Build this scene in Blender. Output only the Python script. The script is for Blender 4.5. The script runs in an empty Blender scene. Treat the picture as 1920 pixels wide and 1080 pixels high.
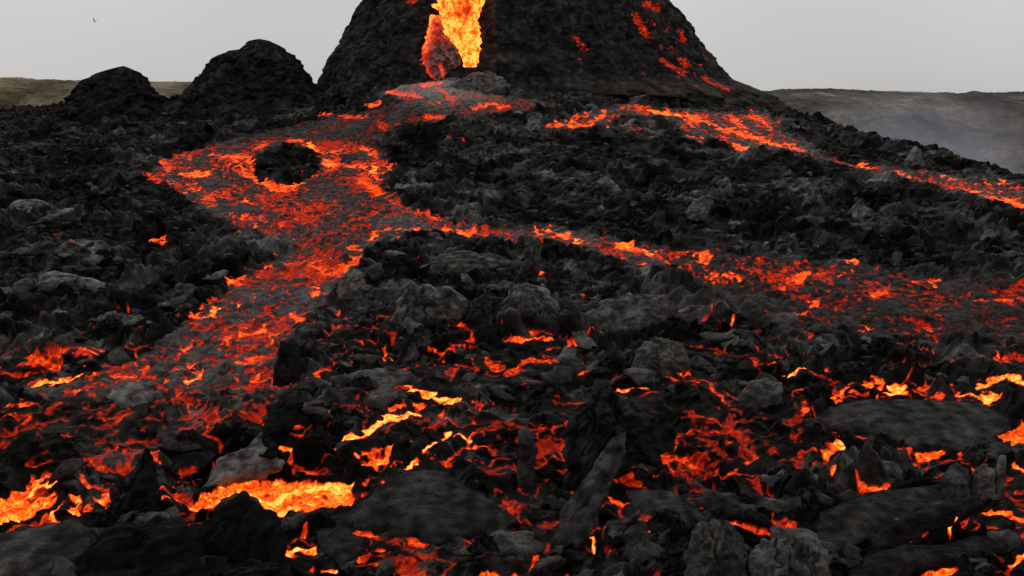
import bpy, math, random
import numpy as np

# ------------------------------------------------------------------ camera, sky, sun, exposure
SC = bpy.context.scene
COL = SC.collection
F, PX0, HOR, CAMZ = 2059.0, 960.0, 185.0, 14.0      # focal length / centre column / eye level (1920 px frame), eye height

cam = bpy.data.cameras.new('camera')
cam.sensor_width = 36.0
cam.lens = 36.0 * F / 1920.0
cam.shift_y = -(540.0 - HOR) / 1920.0
cam.clip_start, cam.clip_end = 0.5, 20000.0
cam_o = bpy.data.objects.new('camera', cam)
cam_o.location = (0, 0, CAMZ)
cam_o.rotation_euler = (math.radians(90), 0, 0)
COL.objects.link(cam_o)
SC.camera = cam_o

SUN_EL, SUN_AZ = math.radians(52), math.radians(-35)
world = bpy.data.worlds.new('World')
SC.world = world
world.use_nodes = True
nt = world.node_tree
nt.nodes.clear()
wout = nt.nodes.new('ShaderNodeOutputWorld')
bg = nt.nodes.new('ShaderNodeBackground')
bg.inputs['Strength'].default_value = 0.1
sky = nt.nodes.new('ShaderNodeTexSky')
sky.sky_type = 'NISHITA'
sky.sun_disc = False
sky.sun_elevation, sky.sun_rotation = SUN_EL, SUN_AZ
hs = nt.nodes.new('ShaderNodeHueSaturation')
hs.inputs['Saturation'].default_value = 0.2
nt.links.new(sky.outputs['Color'], hs.inputs['Color'])
geo = nt.nodes.new('ShaderNodeTexCoord')
cl = nt.nodes.new('ShaderNodeTexNoise')
cl.inputs['Scale'].default_value = 1.3
cl.inputs['Detail'].default_value = 3.0
nt.links.new(geo.outputs['Generated'], cl.inputs['Vector'])
cr = nt.nodes.new('ShaderNodeValToRGB')
cr.color_ramp.elements[0].position = 0.32
cr.color_ramp.elements[0].color = (4.45, 4.28, 4.12, 1)
cr.color_ramp.elements[1].position = 0.68
cr.color_ramp.elements[1].color = (5.9, 5.9, 5.95, 1)
nt.links.new(cl.outputs['Fac'], cr.inputs['Fac'])
mixw = nt.nodes.new('ShaderNodeMixRGB')
mixw.inputs['Fac'].default_value = 0.88
nt.links.new(hs.outputs['Color'], mixw.inputs['Color1'])
nt.links.new(cr.outputs['Color'], mixw.inputs['Color2'])
sepw = nt.nodes.new('ShaderNodeSeparateXYZ')
nt.links.new(geo.outputs['Generated'], sepw.inputs[0])
cie = nt.nodes.new('ShaderNodeMapRange')                   # a cloud deck is about three times as bright overhead as at the skyline
cie.inputs[1].default_value = 0.0; cie.inputs[2].default_value = 1.0
cie.inputs[3].default_value = 1.0; cie.inputs[4].default_value = 1.9
nt.links.new(sepw.outputs['Z'], cie.inputs[0])
mulw = nt.nodes.new('ShaderNodeVectorMath'); mulw.operation = 'SCALE'
nt.links.new(mixw.outputs['Color'], mulw.inputs[0]); nt.links.new(cie.outputs[0], mulw.inputs['Scale'])
nt.links.new(mulw.outputs[0], bg.inputs['Color'])
nt.links.new(bg.outputs['Background'], wout.inputs['Surface'])

sun = bpy.data.lights.new('sun', 'SUN')
sun.energy = 0.5
sun.angle = math.radians(25)
sun.color = (1.0, 0.97, 0.92)
sun_o = bpy.data.objects.new('sun', sun)
sun_o.rotation_euler = (math.radians(90) - SUN_EL, 0, -SUN_AZ + math.radians(180))
COL.objects.link(sun_o)

vs = SC.view_settings
vs.view_transform = 'Standard'
vs.look = 'None'
vs.exposure = 0.0
vs.gamma = 1.0
vs.use_curve_mapping = False
cy = SC.cycles
cy.use_denoising = True
cy.use_adaptive_sampling = True
cy.adaptive_threshold = 0.015
cy.max_bounces = 5
cy.diffuse_bounces = 3
cy.glossy_bounces = 2
cy.volume_bounces = 1
cy.sample_clamp_indirect = 4.0

# ------------------------------------------------------------------ noise
f32 = np.float32
_rng = np.random.default_rng(7)
_P = _rng.permutation(4096).astype(np.int32)
_ANG = _rng.random(4096).astype(f32) * 2 * math.pi
_GX, _GY = np.cos(_ANG), np.sin(_ANG)
_R1, _R2, _R3 = (_rng.random(4096).astype(f32) for _ in range(3))


def _h(i, j, s=0):
    return _P[(_P[(i + s * 131) & 4095] + j) & 4095]


def perlin(x, y, s=0):
    x = np.asarray(x, f32); y = np.asarray(y, f32)
    xi = np.floor(x); yi = np.floor(y)
    fx = x - xi; fy = y - yi
    xi = xi.astype(np.int32); yi = yi.astype(np.int32)
    u = fx * fx * fx * (fx * (fx * 6 - 15) + 10)
    v = fy * fy * fy * (fy * (fy * 6 - 15) + 10)

    def g(di, dj):
        h = _h(xi + di, yi + dj, s)
        return _GX[h] * (fx - di) + _GY[h] * (fy - dj)
    a = g(0, 0); b = g(1, 0); c = g(0, 1); d = g(1, 1)
    ab = a + u * (b - a); cd = c + u * (d - c)
    return (ab + v * (cd - ab)) * f32(1.5)


def fbm(x, y, o=3, s=0, gain=0.5):
    t = 0.0; a = 1.0; k = 1.0
    for i in range(o):
        t = t + a * perlin(x * k, y * k, s + i * 17)
        a *= gain; k *= 2.03
    return t


def voronoi(x, y, s=0):
    """F1, F2, cell hash, offsets to the nearest seed."""
    x = np.asarray(x, f32); y = np.asarray(y, f32)
    xi = np.floor(x).astype(np.int32); yi = np.floor(y).astype(np.int32)
    f1 = np.full(x.shape, 9, f32); f2 = np.full(x.shape, 9, f32)
    hid = np.zeros(x.shape, np.int32)
    dx1 = np.zeros(x.shape, f32); dy1 = np.zeros(x.shape, f32)
    for di in (-1, 0, 1):
        for dj in (-1, 0, 1):
            h = _h(xi + di, yi + dj, s)
            dx = x - (xi + di + _R1[h]); dy = y - (yi + dj + _R2[h])
            d = np.sqrt(dx * dx + dy * dy)
            near = d < f1
            f2 = np.where(near, f1, np.minimum(f2, d))
            f1 = np.where(near, d, f1)
            hid = np.where(near, h, hid)
            dx1 = np.where(near, dx, dx1); dy1 = np.where(near, dy, dy1)
    return f1, f2, hid, dx1, dy1


def sst(a, b, x):
    t = np.clip((x - a) / (b - a), 0, 1)
    return t * t * (3 - 2 * t)


# ------------------------------------------------------------------ helpers
def tag(o, label=None, cat=None, group=None, kind=None):
    if label: o['label'] = label
    if cat: o['category'] = cat
    if group: o['group'] = group
    if kind or (label and cat): o['kind'] = kind or 'thing'
    return o


def mesh_obj(name, V, FC, mats, attrs=None, parent=None, mat_idx=None, smooth=True):
    """V (n,3), FC (m,3|4) arrays -> ONE mesh object."""
    V = np.asarray(V, f32); FC = np.asarray(FC, np.int32)
    me = bpy.data.meshes.new(name)
    n, m, k = len(V), len(FC), FC.shape[1]
    me.vertices.add(n); me.vertices.foreach_set('co', V.ravel())
    me.loops.add(m * k); me.loops.foreach_set('vertex_index', FC.ravel())
    me.polygons.add(m)
    me.polygons.foreach_set('loop_start', np.arange(0, m * k, k, dtype=np.int32))
    me.polygons.foreach_set('loop_total', np.full(m, k, np.int32))
    for mt in (mats if isinstance(mats, (list, tuple)) else [mats]):
        me.materials.append(mt)
    if mat_idx is not None:
        me.polygons.foreach_set('material_index', np.asarray(mat_idx, np.int32))
    me.polygons.foreach_set('use_smooth', np.full(m, smooth, bool))
    for an, av in (attrs or {}).items():
        at_ = me.attributes.new(an, 'FLOAT', 'POINT')
        at_.data.foreach_set('value', np.asarray(av, f32).ravel())
    me.update(calc_edges=True)
    o = bpy.data.objects.new(name, me)
    COL.objects.link(o)
    if parent is not None: o.parent = parent
    return o


def origin_to(o, p):
    """move a mesh's origin to p (world) without moving the mesh"""
    me = o.data
    co = np.empty(len(me.vertices) * 3, f32); me.vertices.foreach_get('co', co)
    co = co.reshape(-1, 3) - np.asarray(p, f32)
    me.vertices.foreach_set('co', co.ravel())
    o.location = [float(q) for q in p]
    me.update()


# ------------------------------------------------------------------ materials
def N(t, k, **kw):
    n = t.nodes.new(k)
    for a, b in kw.items():
        setattr(n, a, b)
    return n


HEAT_RAMP = [(0.0, (0, 0, 0)), (0.10, (0.004, 0.0002, 0.0)), (0.22, (0.05, 0.002, 0.0005)), (0.36, (0.19, 0.007, 0.0015)),
             (0.50, (0.46, 0.018, 0.002)), (0.63, (0.95, 0.062, 0.005)), (0.76, (1.7, 0.18, 0.012)),
             (0.88, (2.5, 0.43, 0.03)), (1.0, (3.0, 0.85, 0.13))]


def rock_material(name, hot=False, tint=(1.0, 0.985, 0.96), grain=1.0, spec=0.14, relief=1.0):
    m = bpy.data.materials.new(name)
    m.use_nodes = True
    t = m.node_tree
    b = t.nodes['Principled BSDF']
    L = t.links.new
    pos = N(t, 'ShaderNodeNewGeometry')
    alb = N(t, 'ShaderNodeAttribute', attribute_name='alb')
    n1 = N(t, 'ShaderNodeTexNoise'); n1.inputs['Scale'].default_value = 1.7 / grain; n1.inputs['Detail'].default_value = 6; n1.inputs['Roughness'].default_value = 0.68
    n2 = N(t, 'ShaderNodeTexNoise'); n2.inputs['Scale'].default_value = 13.0 / grain; n2.inputs['Detail'].default_value = 6; n2.inputs['Roughness'].default_value = 0.85
    L(pos.outputs['Position'], n1.inputs['Vector']); L(pos.outputs['Position'], n2.inputs['Vector'])
    r1 = N(t, 'ShaderNodeMapRange'); r1.inputs[1].default_value = 0.3; r1.inputs[2].default_value = 0.7; r1.inputs[3].default_value = 0.3; r1.inputs[4].default_value = 1.75
    L(n1.outputs['Fac'], r1.inputs[0])
    r2 = N(t, 'ShaderNodeMapRange'); r2.inputs[1].default_value = 0.3; r2.inputs[2].default_value = 0.7; r2.inputs[3].default_value = 0.35; r2.inputs[4].default_value = 1.8
    L(n2.outputs['Fac'], r2.inputs[0])
    mu = N(t, 'ShaderNodeMath', operation='MULTIPLY'); L(r1.outputs[0], mu.inputs[0]); L(r2.outputs[0], mu.inputs[1])
    mu2 = N(t, 'ShaderNodeMath', operation='MULTIPLY'); L(mu.outputs[0], mu2.inputs[0]); L(alb.outputs['Fac'], mu2.inputs[1])
    cv = N(t, 'ShaderNodeVectorMath', operation='SCALE'); cv.inputs[0].default_value = tint; L(mu2.outputs[0], cv.inputs['Scale'])
    n5 = N(t, 'ShaderNodeTexNoise'); n5.inputs['Scale'].default_value = .45 / grain; n5.inputs['Detail'].default_value = 4
    L(pos.outputs['Position'], n5.inputs['Vector'])
    tr = N(t, 'ShaderNodeValToRGB')
    tr.color_ramp.elements[0].position = .42; tr.color_ramp.elements[0].color = (*tint, 1)
    tr.color_ramp.elements[1].position = .68; tr.color_ramp.elements[1].color = (tint[0] * 1.05, tint[1] * .90, tint[2] * .78, 1)
    L(n5.outputs['Fac'], tr.inputs['Fac']); L(tr.outputs['Color'], cv.inputs[0])
    L(cv.outputs[0], b.inputs['Base Color'])
    b.inputs['Roughness'].default_value = 0.7
    if spec > 0:
        sp = N(t, 'ShaderNodeMapRange'); sp.inputs[1].default_value = 0.01; sp.inputs[2].default_value = 0.08; sp.inputs[3].default_value = spec * .3; sp.inputs[4].default_value = spec * 3.2
        L(mu2.outputs[0], sp.inputs[0]); L(sp.outputs[0], b.inputs['Specular IOR Level'])
        ro = N(t, 'ShaderNodeMapRange'); ro.inputs[1].default_value = 0.01; ro.inputs[2].default_value = 0.08; ro.inputs[3].default_value = .85; ro.inputs[4].default_value = .5
        L(mu2.outputs[0], ro.inputs[0]); L(ro.outputs[0], b.inputs['Roughness'])
    else:
        b.inputs['Specular IOR Level'].default_value = 0.0
    mp = N(t, 'ShaderNodeMapping'); mp.inputs['Scale'].default_value = (.35, 1.0, 1.0); mp.inputs['Rotation'].default_value = (0, .3, .35)
    L(pos.outputs['Position'], mp.inputs['Vector'])
    n4 = N(t, 'ShaderNodeTexNoise'); n4.inputs['Scale'].default_value = 11.0 / grain; n4.inputs['Detail'].default_value = 4; n4.inputs['Distortion'].default_value = 1.2
    L(mp.outputs[0], n4.inputs['Vector'])
    ad = N(t, 'ShaderNodeMath', operation='ADD'); L(n2.outputs['Fac'], ad.inputs[0]); L(n4.outputs['Fac'], ad.inputs[1])
    bp = N(t, 'ShaderNodeBump'); bp.inputs['Strength'].default_value = 0.9; bp.inputs['Distance'].default_value = 0.07 * grain * relief
    L(ad.outputs[0], bp.inputs['Height'])
    ad.operation = 'MULTIPLY_ADD'; L(n4.outputs['Fac'], ad.inputs[0]); ad.inputs[1].default_value = .45; L(n2.outputs['Fac'], ad.inputs[2])
    for l_ in list(ad.inputs[1].links): t.links.remove(l_)
    bp2 = N(t, 'ShaderNodeBump'); bp2.inputs['Strength'].default_value = 0.75; bp2.inputs['Distance'].default_value = 0.30 * grain * relief
    L(n1.outputs['Fac'], bp2.inputs['Height']); L(bp2.outputs[0], bp.inputs['Normal']); L(bp.outputs[0], b.inputs['Normal'])
    if hot:
        ht = N(t, 'ShaderNodeAttribute', attribute_name='melt')
        n3 = N(t, 'ShaderNodeTexNoise'); n3.inputs['Scale'].default_value = 5.0 / grain; n3.inputs['Detail'].default_value = 6; n3.inputs['Roughness'].default_value = 0.7
        L(pos.outputs['Position'], n3.inputs['Vector'])
        r3 = N(t, 'ShaderNodeMapRange'); r3.inputs[1].default_value = 0.3; r3.inputs[2].default_value = 0.7; r3.inputs[3].default_value = 0.62; r3.inputs[4].default_value = 1.32
        r3.clamp = False
        L(n3.outputs['Fac'], r3.inputs[0])
        hm = N(t, 'ShaderNodeMath', operation='MULTIPLY'); L(ht.outputs['Fac'], hm.inputs[0]); L(r3.outputs[0], hm.inputs[1])
        # open melt has no grey skin of its own
        op = N(t, 'ShaderNodeMapRange'); op.inputs[1].default_value = .2; op.inputs[2].default_value = .5; op.inputs[3].default_value = 1; op.inputs[4].default_value = .15
        L(hm.outputs[0], op.inputs[0])
        mu3 = N(t, 'ShaderNodeMath', operation='MULTIPLY'); L(mu2.outputs[0], mu3.inputs[0]); L(op.outputs[0], mu3.inputs[1])
        L(mu3.outputs[0], cv.inputs['Scale'])
        rp = N(t, 'ShaderNodeValToRGB')
        e = rp.color_ramp.elements
        e.remove(e[1])
        e[0].position = 0.0; e[0].color = (0, 0, 0, 1)
        for p, c in HEAT_RAMP[1:]:
            e.new(p).color = (*c, 1)
        L(hm.outputs[0], rp.inputs['Fac'])
        L(rp.outputs['Color'], b.inputs['Emission Color'])
        b.inputs['Emission Strength'].default_value = 1.0
        m.cycles.emission_sampling = 'NONE'
    return m


M_ROCK = rock_material('basalt_crust')
M_HOT = rock_material('molten_lava', hot=True)
M_CINDER = rock_material('cinder', hot=False, tint=(0.97, 0.98, 1.0), grain=1.4)
M_CINDER_HOT = rock_material('glowing_cinder', hot=True, tint=(1.0, 0.96, 0.92), grain=1.4)
M_BROWN = rock_material('brown_cinder', tint=(1.0, 0.80, 0.50), grain=1.4)
M_HILL = rock_material('dry_moss_hill', tint=(1.0, 0.95, 0.66), grain=40.0, spec=0.0, relief=.12)
M_HILL2 = rock_material('heather_hill', tint=(1.0, 0.90, 0.78), grain=40.0, spec=0.0, relief=.12)


# ------------------------------------------------------------------ base shape of the land (metres)
CREST_A = np.array([-1.2, -0.60, -0.47, -0.20, -0.12, 0.10, 0.19, 0.235, 0.32, 0.466, 0.70, 1.2])
CREST_D = np.array([170, 165, 158, 160, 200, 205, 165, 148, 130, 106, 84, 70.0])


def z0(x, y):
    x = np.asarray(x, np.float64); y = np.asarray(y, np.float64)
    t = np.clip((y - 30) / 120.0, 0, 1.35)
    z = 13.6 * t ** 1.25
    z = z - np.where(x > 0, 2.2, 1.8) * (x / 70.0) ** 2
    z = z + 2.8 * np.exp(-((x - 3) / 25.0) ** 4 - ((y - 138) / 16.0) ** 2) + 1.9 * np.exp(-((x + 9) / 10.0) ** 2 - ((y - 135) / 11.0) ** 2)      # the apron below the vent
    a = x / np.maximum(y, 1.0)
    s = y - np.interp(a, CREST_A, CREST_D)
    z = z - np.where(s > 0, 24 * (1 - np.exp(-np.maximum(s, 0) ** 1.3 / 120.0)), 0)
    return z


def at(px, py):
    """the point of the base land seen at a pixel -> x, y, z"""
    a = (px - PX0) / F
    d = np.arange(24, 206, 0.1)
    pyc = HOR + F * (CAMZ - z0(a * d, d)) / d
    k = int(np.argmax(pyc <= py)) if (pyc <= py).any() else int(np.argmin(pyc))
    dd = float(d[k])
    if k > 0 and pyc[k - 1] > pyc[k] and pyc[k] <= py:
        dd = float(d[k - 1] + 0.1 * (pyc[k - 1] - py) / (pyc[k - 1] - pyc[k]))
    return a * dd, dd, float(z0(a * dd, dd))


# ------------------------------------------------------------------ the lava field: one fine sheet
US = np.r_[np.arange(-330, -12, 6.0), np.arange(-12, 1934, 2.3), np.arange(1936, 2260, 6.0)]
ds = [27.5]
while ds[-1] < 176:
    d = ds[-1]
    ds.append(d + min(max(1.2 * d * d / (F * 13.0), 0.05), 0.155))
DS = np.array(ds)
NR, NC = len(DS), len(US)
AZ = (US - PX0) / F
Y = np.repeat(DS[:, None], NC, 1)
X = Y * AZ[None, :]
Z0 = z0(X, Y)
PY = (HOR + F * (CAMZ - Z0) / Y).astype(f32)
PX = np.repeat(US[None, :], NR, 0).astype(f32)
X = X.astype(f32); Y = Y.astype(f32)
PM = (F / Y)                                              # pixels per metre
# ragged outlines: the map coordinates in which the flows are drawn wander a little
wob = np.minimum(PM * 0.45, 13.0)
PXw = PX + wob * fbm(X / 0.9, Y / 0.9, 2, 3)
PYw = PY + 0.6 * wob * fbm(X / 0.9, Y / 0.9, 2, 5)
PYC = PY.copy()
row_lo, row_hi = PY.min(1), PY.max(1)

LEV = np.zeros((NR, NC), f32)        # how much of the surface is open lava
TMP = np.full((NR, NC), 0.62, f32)   # how hot it is where it is open
REG = np.zeros((NR, NC), np.int16)   # which flow or pool a spot belongs to
FLAT = np.zeros((NR, NC), f32)       # where a lobe or slab lies on the ground
REGIONS = []


def window(x0, y0, x1, y1):
    c0 = max(0, int(np.searchsorted(US, x0)) - 1); c1 = min(NC, int(np.searchsorted(US, x1)) + 2)
    rows = np.where((row_hi >= y0) & (row_lo <= y1))[0]
    if not len(rows) or c1 <= c0: return None
    return slice(rows[0], rows[-1] + 1), slice(c0, c1)


def seg_dist(px, py, pts):
    best = None
    if len(pts) == 1:
        return np.hypot(px - pts[0][0], (py - pts[0][1]) * 1.25)
    for (ax, ay), (bx, by) in zip(pts[:-1], pts[1:]):
        vx, vy = bx - ax, by - ay
        t = np.clip(((px - ax) * vx + (py - ay) * vy) / max(vx * vx + vy * vy, 1e-6), 0, 1)
        d = np.hypot(px - ax - t * vx, (py - ay - t * vy) * 1.2)
        best = d if best is None else np.minimum(best, d)
    return best


def in_poly(px, py, pts):
    ins = np.zeros(px.shape, bool)
    n = len(pts)
    for i in range(n):
        ax, ay = pts[i]; bx, by = pts[(i + 1) % n]
        if ay == by: continue
        c = ((ay > py) != (by > py)) & (px < (bx - ax) * (py - ay) / (by - ay) + ax)
        ins ^= c
    return ins


def region(name, label, cat, kind=None, group=None):
    REGIONS.append((name, label, cat, kind, group))
    return len(REGIONS)


def stroke(L, T, r, pts, reg=0):
    pts = [pts] if isinstance(pts, tuple) else pts
    xs = [p[0] for p in pts]; ys = [p[1] for p in pts]
    m = 2 * r + 14
    w = window(min(xs) - m, min(ys) - m, max(xs) + m, max(ys) + m)
    if w is None: return
    d = seg_dist(PXw[w], PYw[w], pts)
    k = 1 - sst(r * 0.55, r * 1.35 + 1.0, d)
    if L < 0:
        LEV[w] *= (1 - k); return
    v = L * k
    up = v > LEV[w]
    LEV[w] = np.where(up, v, LEV[w])
    TMP[w] = np.where(k > 0.25, T * k + TMP[w] * (1 - k), TMP[w])
    if reg: REG[w] = np.where((d < r * 1.35 + 3), reg, REG[w])


def area(L, T, pts, reg=0, feather=4.0, whole=False):
    xs = [p[0] for p in pts]; ys = [p[1] for p in pts]
    w = window(min(xs) - 20, min(ys) - 20, max(xs) + 20, max(ys) + 20)
    if w is None: return
    px, py = PXw[w], PYw[w]
    ins = in_poly(px, py, pts)
    d = seg_dist(px, py, pts + [pts[0]])
    sd = np.where(ins, d, -d)
    k = sst(-feather * 0.4, feather, sd)
    if L < 0:
        LEV[w] *= (1 - k); return
    v = L * k
    LEV[w] = np.where(v > LEV[w], v, LEV[w])
    TMP[w] = np.where(k > 0.25, T * k + TMP[w] * (1 - k), TMP[w])
    if reg: REG[w] = np.where(sd > (-2 if whole else -3), reg, REG[w])


def flatten(pts, k=1.0):
    xs = [p[0] for p in pts]; ys = [p[1] for p in pts]
    w = window(min(xs) - 20, min(ys) - 20, max(xs) + 20, max(ys) + 20)
    if w is None: return
    ins = in_poly(PX[w], PY[w], pts)
    d = seg_dist(PX[w], PY[w], pts + [pts[0]])
    FLAT[w] = np.maximum(FLAT[w], k * sst(-6, 6, np.where(ins, d, -d)))


# ---- the rivers
R_MAIN = region('lava_river', 'glowing crusted lava river looping round a rock island and down the left side', 'lava river')
R_RIGHT = region('lava_river', 'narrow glowing lava river branching off below the loop and running to the right edge', 'lava river')
R_FAR = region('lava_river', 'distant orange lava river running down the right flank below the big cone', 'lava river')
area(0.30, 0.45, [(735, 165), (765, 152), (820, 148), (880, 165), (950, 180), (1050, 197), (1040, 207), (960, 205), (890, 215), (830, 222), (770, 232), (730, 250), (690, 268), (620, 262), (560, 258), (480, 262), (420, 268), (460, 255), (520, 245), (580, 232), (640, 215), (700, 205), (760, 190), (740, 178)], R_MAIN, whole=True)
area(0.52, 0.52, [(420, 266), (350, 280), (310, 295), (285, 322), (310, 340), (340, 362), (380, 395), (420, 415), (460, 430), (520, 440), (600, 455), (700, 450), (760, 435), (830, 420), (800, 400), (760, 385), (722, 360), (715, 345), (738, 322), (722, 285), (690, 270), (650, 262), (600, 258), (540, 256), (480, 260)], R_MAIN, whole=True)
area(0.45, 0.52, [(460, 425), (520, 455), (540, 470), (500, 490), (460, 515), (425, 540), (390, 572), (350, 600), (310, 640), (265, 668), (190, 690), (60, 705), (40, 740), (250, 745), (430, 735), (560, 735), (565, 712), (545, 690), (548, 655), (562, 605), (605, 570), (645, 520), (685, 478), (712, 448), (700, 430)], R_MAIN, whole=True)
area(0.45, 0.53, [(700, 430), (780, 420), (850, 415), (900, 425), (1000, 428), (1100, 438), (1200, 455), (1300, 465), (1400, 480), (1500, 488), (1600, 500), (1700, 515), (1800, 522), (1960, 535), (2300, 560), (2300, 640), (1960, 600), (1850, 580), (1700, 565), (1600, 565), (1500, 555), (1430, 545), (1350, 530), (1270, 520), (1200, 508), (1170, 490), (1100, 468), (1020, 452), (950, 455), (880, 445), (800, 436), (740, 440)], R_RIGHT, whole=True)
area(0.32, 0.52, [(1250, 505), (1400, 490), (1600, 500), (1960, 530), (2250, 560), (2250, 650), (1960, 640), (1700, 632), (1500, 606), (1350, 560)], R_RIGHT, feather=10, whole=True)
area(0.45, 0.62, [(1030, 238), (1080, 215), (1140, 205), (1185, 195), (1240, 205), (1300, 205), (1380, 212), (1440, 212), (1470, 245), (1510, 270), (1530, 288), (1600, 305), (1700, 320), (1800, 330), (1960, 360), (2300, 440), (2300, 470), (1960, 392), (1850, 370), (1750, 348), (1650, 328), (1560, 300), (1480, 285), (1400, 278), (1340, 262), (1280, 245), (1240, 222), (1180, 208), (1140, 232), (1080, 240)], R_FAR, whole=True)
area(0.60, 0.60, [(300, 300), (350, 284), (410, 284), (440, 310), (440, 350), (445, 400), (400, 398), (350, 355), (300, 328)])
area(0.62, 0.61, [(590, 285), (640, 270), (690, 275), (720, 300), (730, 320), (710, 345), (690, 345), (650, 325), (610, 320)])
stroke(0.22, 0.55, 22, [(470, 350), (540, 385), (620, 390), (690, 400)])
S = stroke
for L, T, r, pts in [
    (1.15, .66, 7, [(730, 168), (745, 156), (775, 152)]), (1.05, .62, 6, [(735, 172), (760, 174), (790, 182)]), (1.15, .66, 7, [(795, 158), (820, 156)]), (1.0, .6, 6, [(815, 160), (832, 172), (850, 184)]),
    (.9, .6, 3, [(800, 190), (820, 190)]), (1, .68, 4, [(885, 200), (915, 193), (955, 197)]), (1, .7, 4, [(690, 195), (715, 190)]), (.85, .65, 3, [(600, 212), (620, 214), (690, 218)]),
    (.95, .65, 4, [(800, 217), (840, 217)]), (.75, .55, 6, [(715, 232), (740, 250), (750, 230)]), (.9, .6, 5, (840, 253)), (.8, .55, 3, (870, 257)),
    (.95, .7, 7, [(305, 303), (318, 318)]), (.8, .55, 4, [(275, 326), (300, 334)]), (1, .8, 4, (321, 338)), (1, .74, 5, [(395, 288), (430, 292), (465, 292), (475, 315)]),
    (1.05, .74, 6, [(440, 300), (460, 325), (490, 338), (515, 352)]), (1, .74, 5, [(515, 354), (545, 352), (570, 335), (592, 325)]), (1.1, .88, 6, [(578, 268), (590, 275)]),
    (.95, .7, 5, [(480, 275), (500, 268)]), (.95, .72, 5, [(540, 262), (570, 264)]), (.95, .72, 5, [(600, 282), (640, 280)]), (1.1, .86, 7, [(608, 302), (628, 306)]), (1, .75, 7, [(680, 275), (705, 290)]), (1, .72, 6, [(640, 308), (680, 310), (700, 320)]),
    (1.1, .9, 5, [(700, 310), (702, 325)]), (1, .74, 5, [(705, 332), (728, 322), (732, 306)]), (1, .7, 9, [(680, 335), (700, 350), (712, 365)]), (.8, .6, 4, [(722, 372), (760, 388), (800, 402), (840, 415)]),
    (1.05, .84, 5, (357, 297)), (1.05, .82, 6, (345, 362)), (1.05, .8, 6, [(340, 325), (380, 322), (390, 318)]), (.9, .66, 10, [(365, 345), (385, 360), (400, 380)]), (1, .8, 3, [(455, 374), (468, 378)]),
    (.85, .66, 8, [(420, 398), (470, 405), (500, 410)]), (.95, .7, 5, (481, 422)), (.95, .75, 5, (455, 434)), (.9, .65, 6, (525, 417)), (.95, .75, 4, (565, 417)), (.85, .65, 5, (552, 445)), (.95, .65, 5, (510, 470)),
    (1.05, .78, 7, [(690, 448), (705, 438)]), (1, .75, 5, [(655, 465), (685, 462)]), (.95, .72, 8, [(675, 475), (655, 492), (630, 505)]), (.9, .7, 6, [(590, 490), (610, 500), (605, 510)]), (.9, .68, 5, (620, 478)), (1, .62, 2, [(525, 491), (580, 485)]),
    (.95, .72, 6, (472, 502)), (.95, .7, 5, (503, 497)), (.95, .68, 7, [(430, 528), (450, 522)]), (1.05, .8, 6, [(580, 555), (590, 540), (605, 545), (615, 552)]), (.85, .6, 5, (540, 541)), (.85, .6, 5, (540, 513)), (.85, .62, 4, (497, 515)), (.8, .6, 8, [(478, 555), (470, 548)]),
    (1, .7, 6, [(355, 582), (372, 588)]), (1.1, .9, 4, [(385, 590), (405, 578), (415, 572)]), (1.1, .9, 6, (446, 567)), (1, .74, 4, [(470, 555), (485, 560)]), (.85, .6, 4, [(378, 575), (395, 560)]), (1.05, .74, 9, [(546, 588), (560, 596)]),
    (.95, .7, 3, [(435, 605), (455, 605)]), (1.05, .78, 4, [(455, 623), (475, 620), (490, 615), (510, 620), (515, 635), (505, 640)]), (1, .72, 4, [(415, 637), (430, 635), (432, 622)]), (1.05, .78, 4, [(320, 653), (345, 648), (358, 645), (360, 630)]),
    (.9, .65, 4, [(405, 652), (420, 645)]), (1.05, .72, 6, [(440, 675), (465, 672), (475, 665), (485, 660)]), (1, .7, 6, (485, 672)), (1, .72, 3, [(345, 676), (368, 683)]), (1, .72, 4, [(320, 695), (345, 686)]), (1.1, .84, 5, [(350, 712), (365, 705), (385, 693)]),
    (1, .72, 6, (440, 703)), (1.1, .76, 6, [(475, 708), (490, 695)]), (1, .7, 4, [(490, 708), (530, 708), (540, 700), (530, 685)]), (.95, .7, 5, (250, 680)), (1.05, .72, 6, [(215, 702), (250, 702)]), (.9, .65, 3, [(265, 712), (270, 695), (280, 685)]), (1, .76, 6, (310, 710)),
    (1, .7, 5, (97, 683)), (.9, .65, 5, (160, 685))]:
    S(L, T, r, pts)
area(-1, 0, [(478, 290), (500, 275), (540, 266), (578, 276), (598, 290), (588, 322), (560, 342), (525, 348), (485, 325)])
R_ISLE = region('rock_island', 'ragged black rock island ringed by the loop of the lava river', 'rock island')
w_ = window(440, 240, 640, 380)
ISLE = np.zeros((NR, NC), f32)
_pl = [(474, 334), (472, 302), (498, 282), (540, 272), (580, 279), (602, 295), (594, 326), (560, 345), (525, 351)]
_in = in_poly(PXw[w_], PYw[w_], _pl)
_d = seg_dist(PXw[w_], PYw[w_], _pl + [_pl[0]])
ISLE[w_] = sst(2, 13, np.where(_in, _d, -_d))
REG[w_] = np.where(_in, R_ISLE, REG[w_])
S(-1, 0, 7, [(645, 296), (668, 292)])
S(-1, 0, 6, [(660, 320), (700, 310)][:1])
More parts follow.
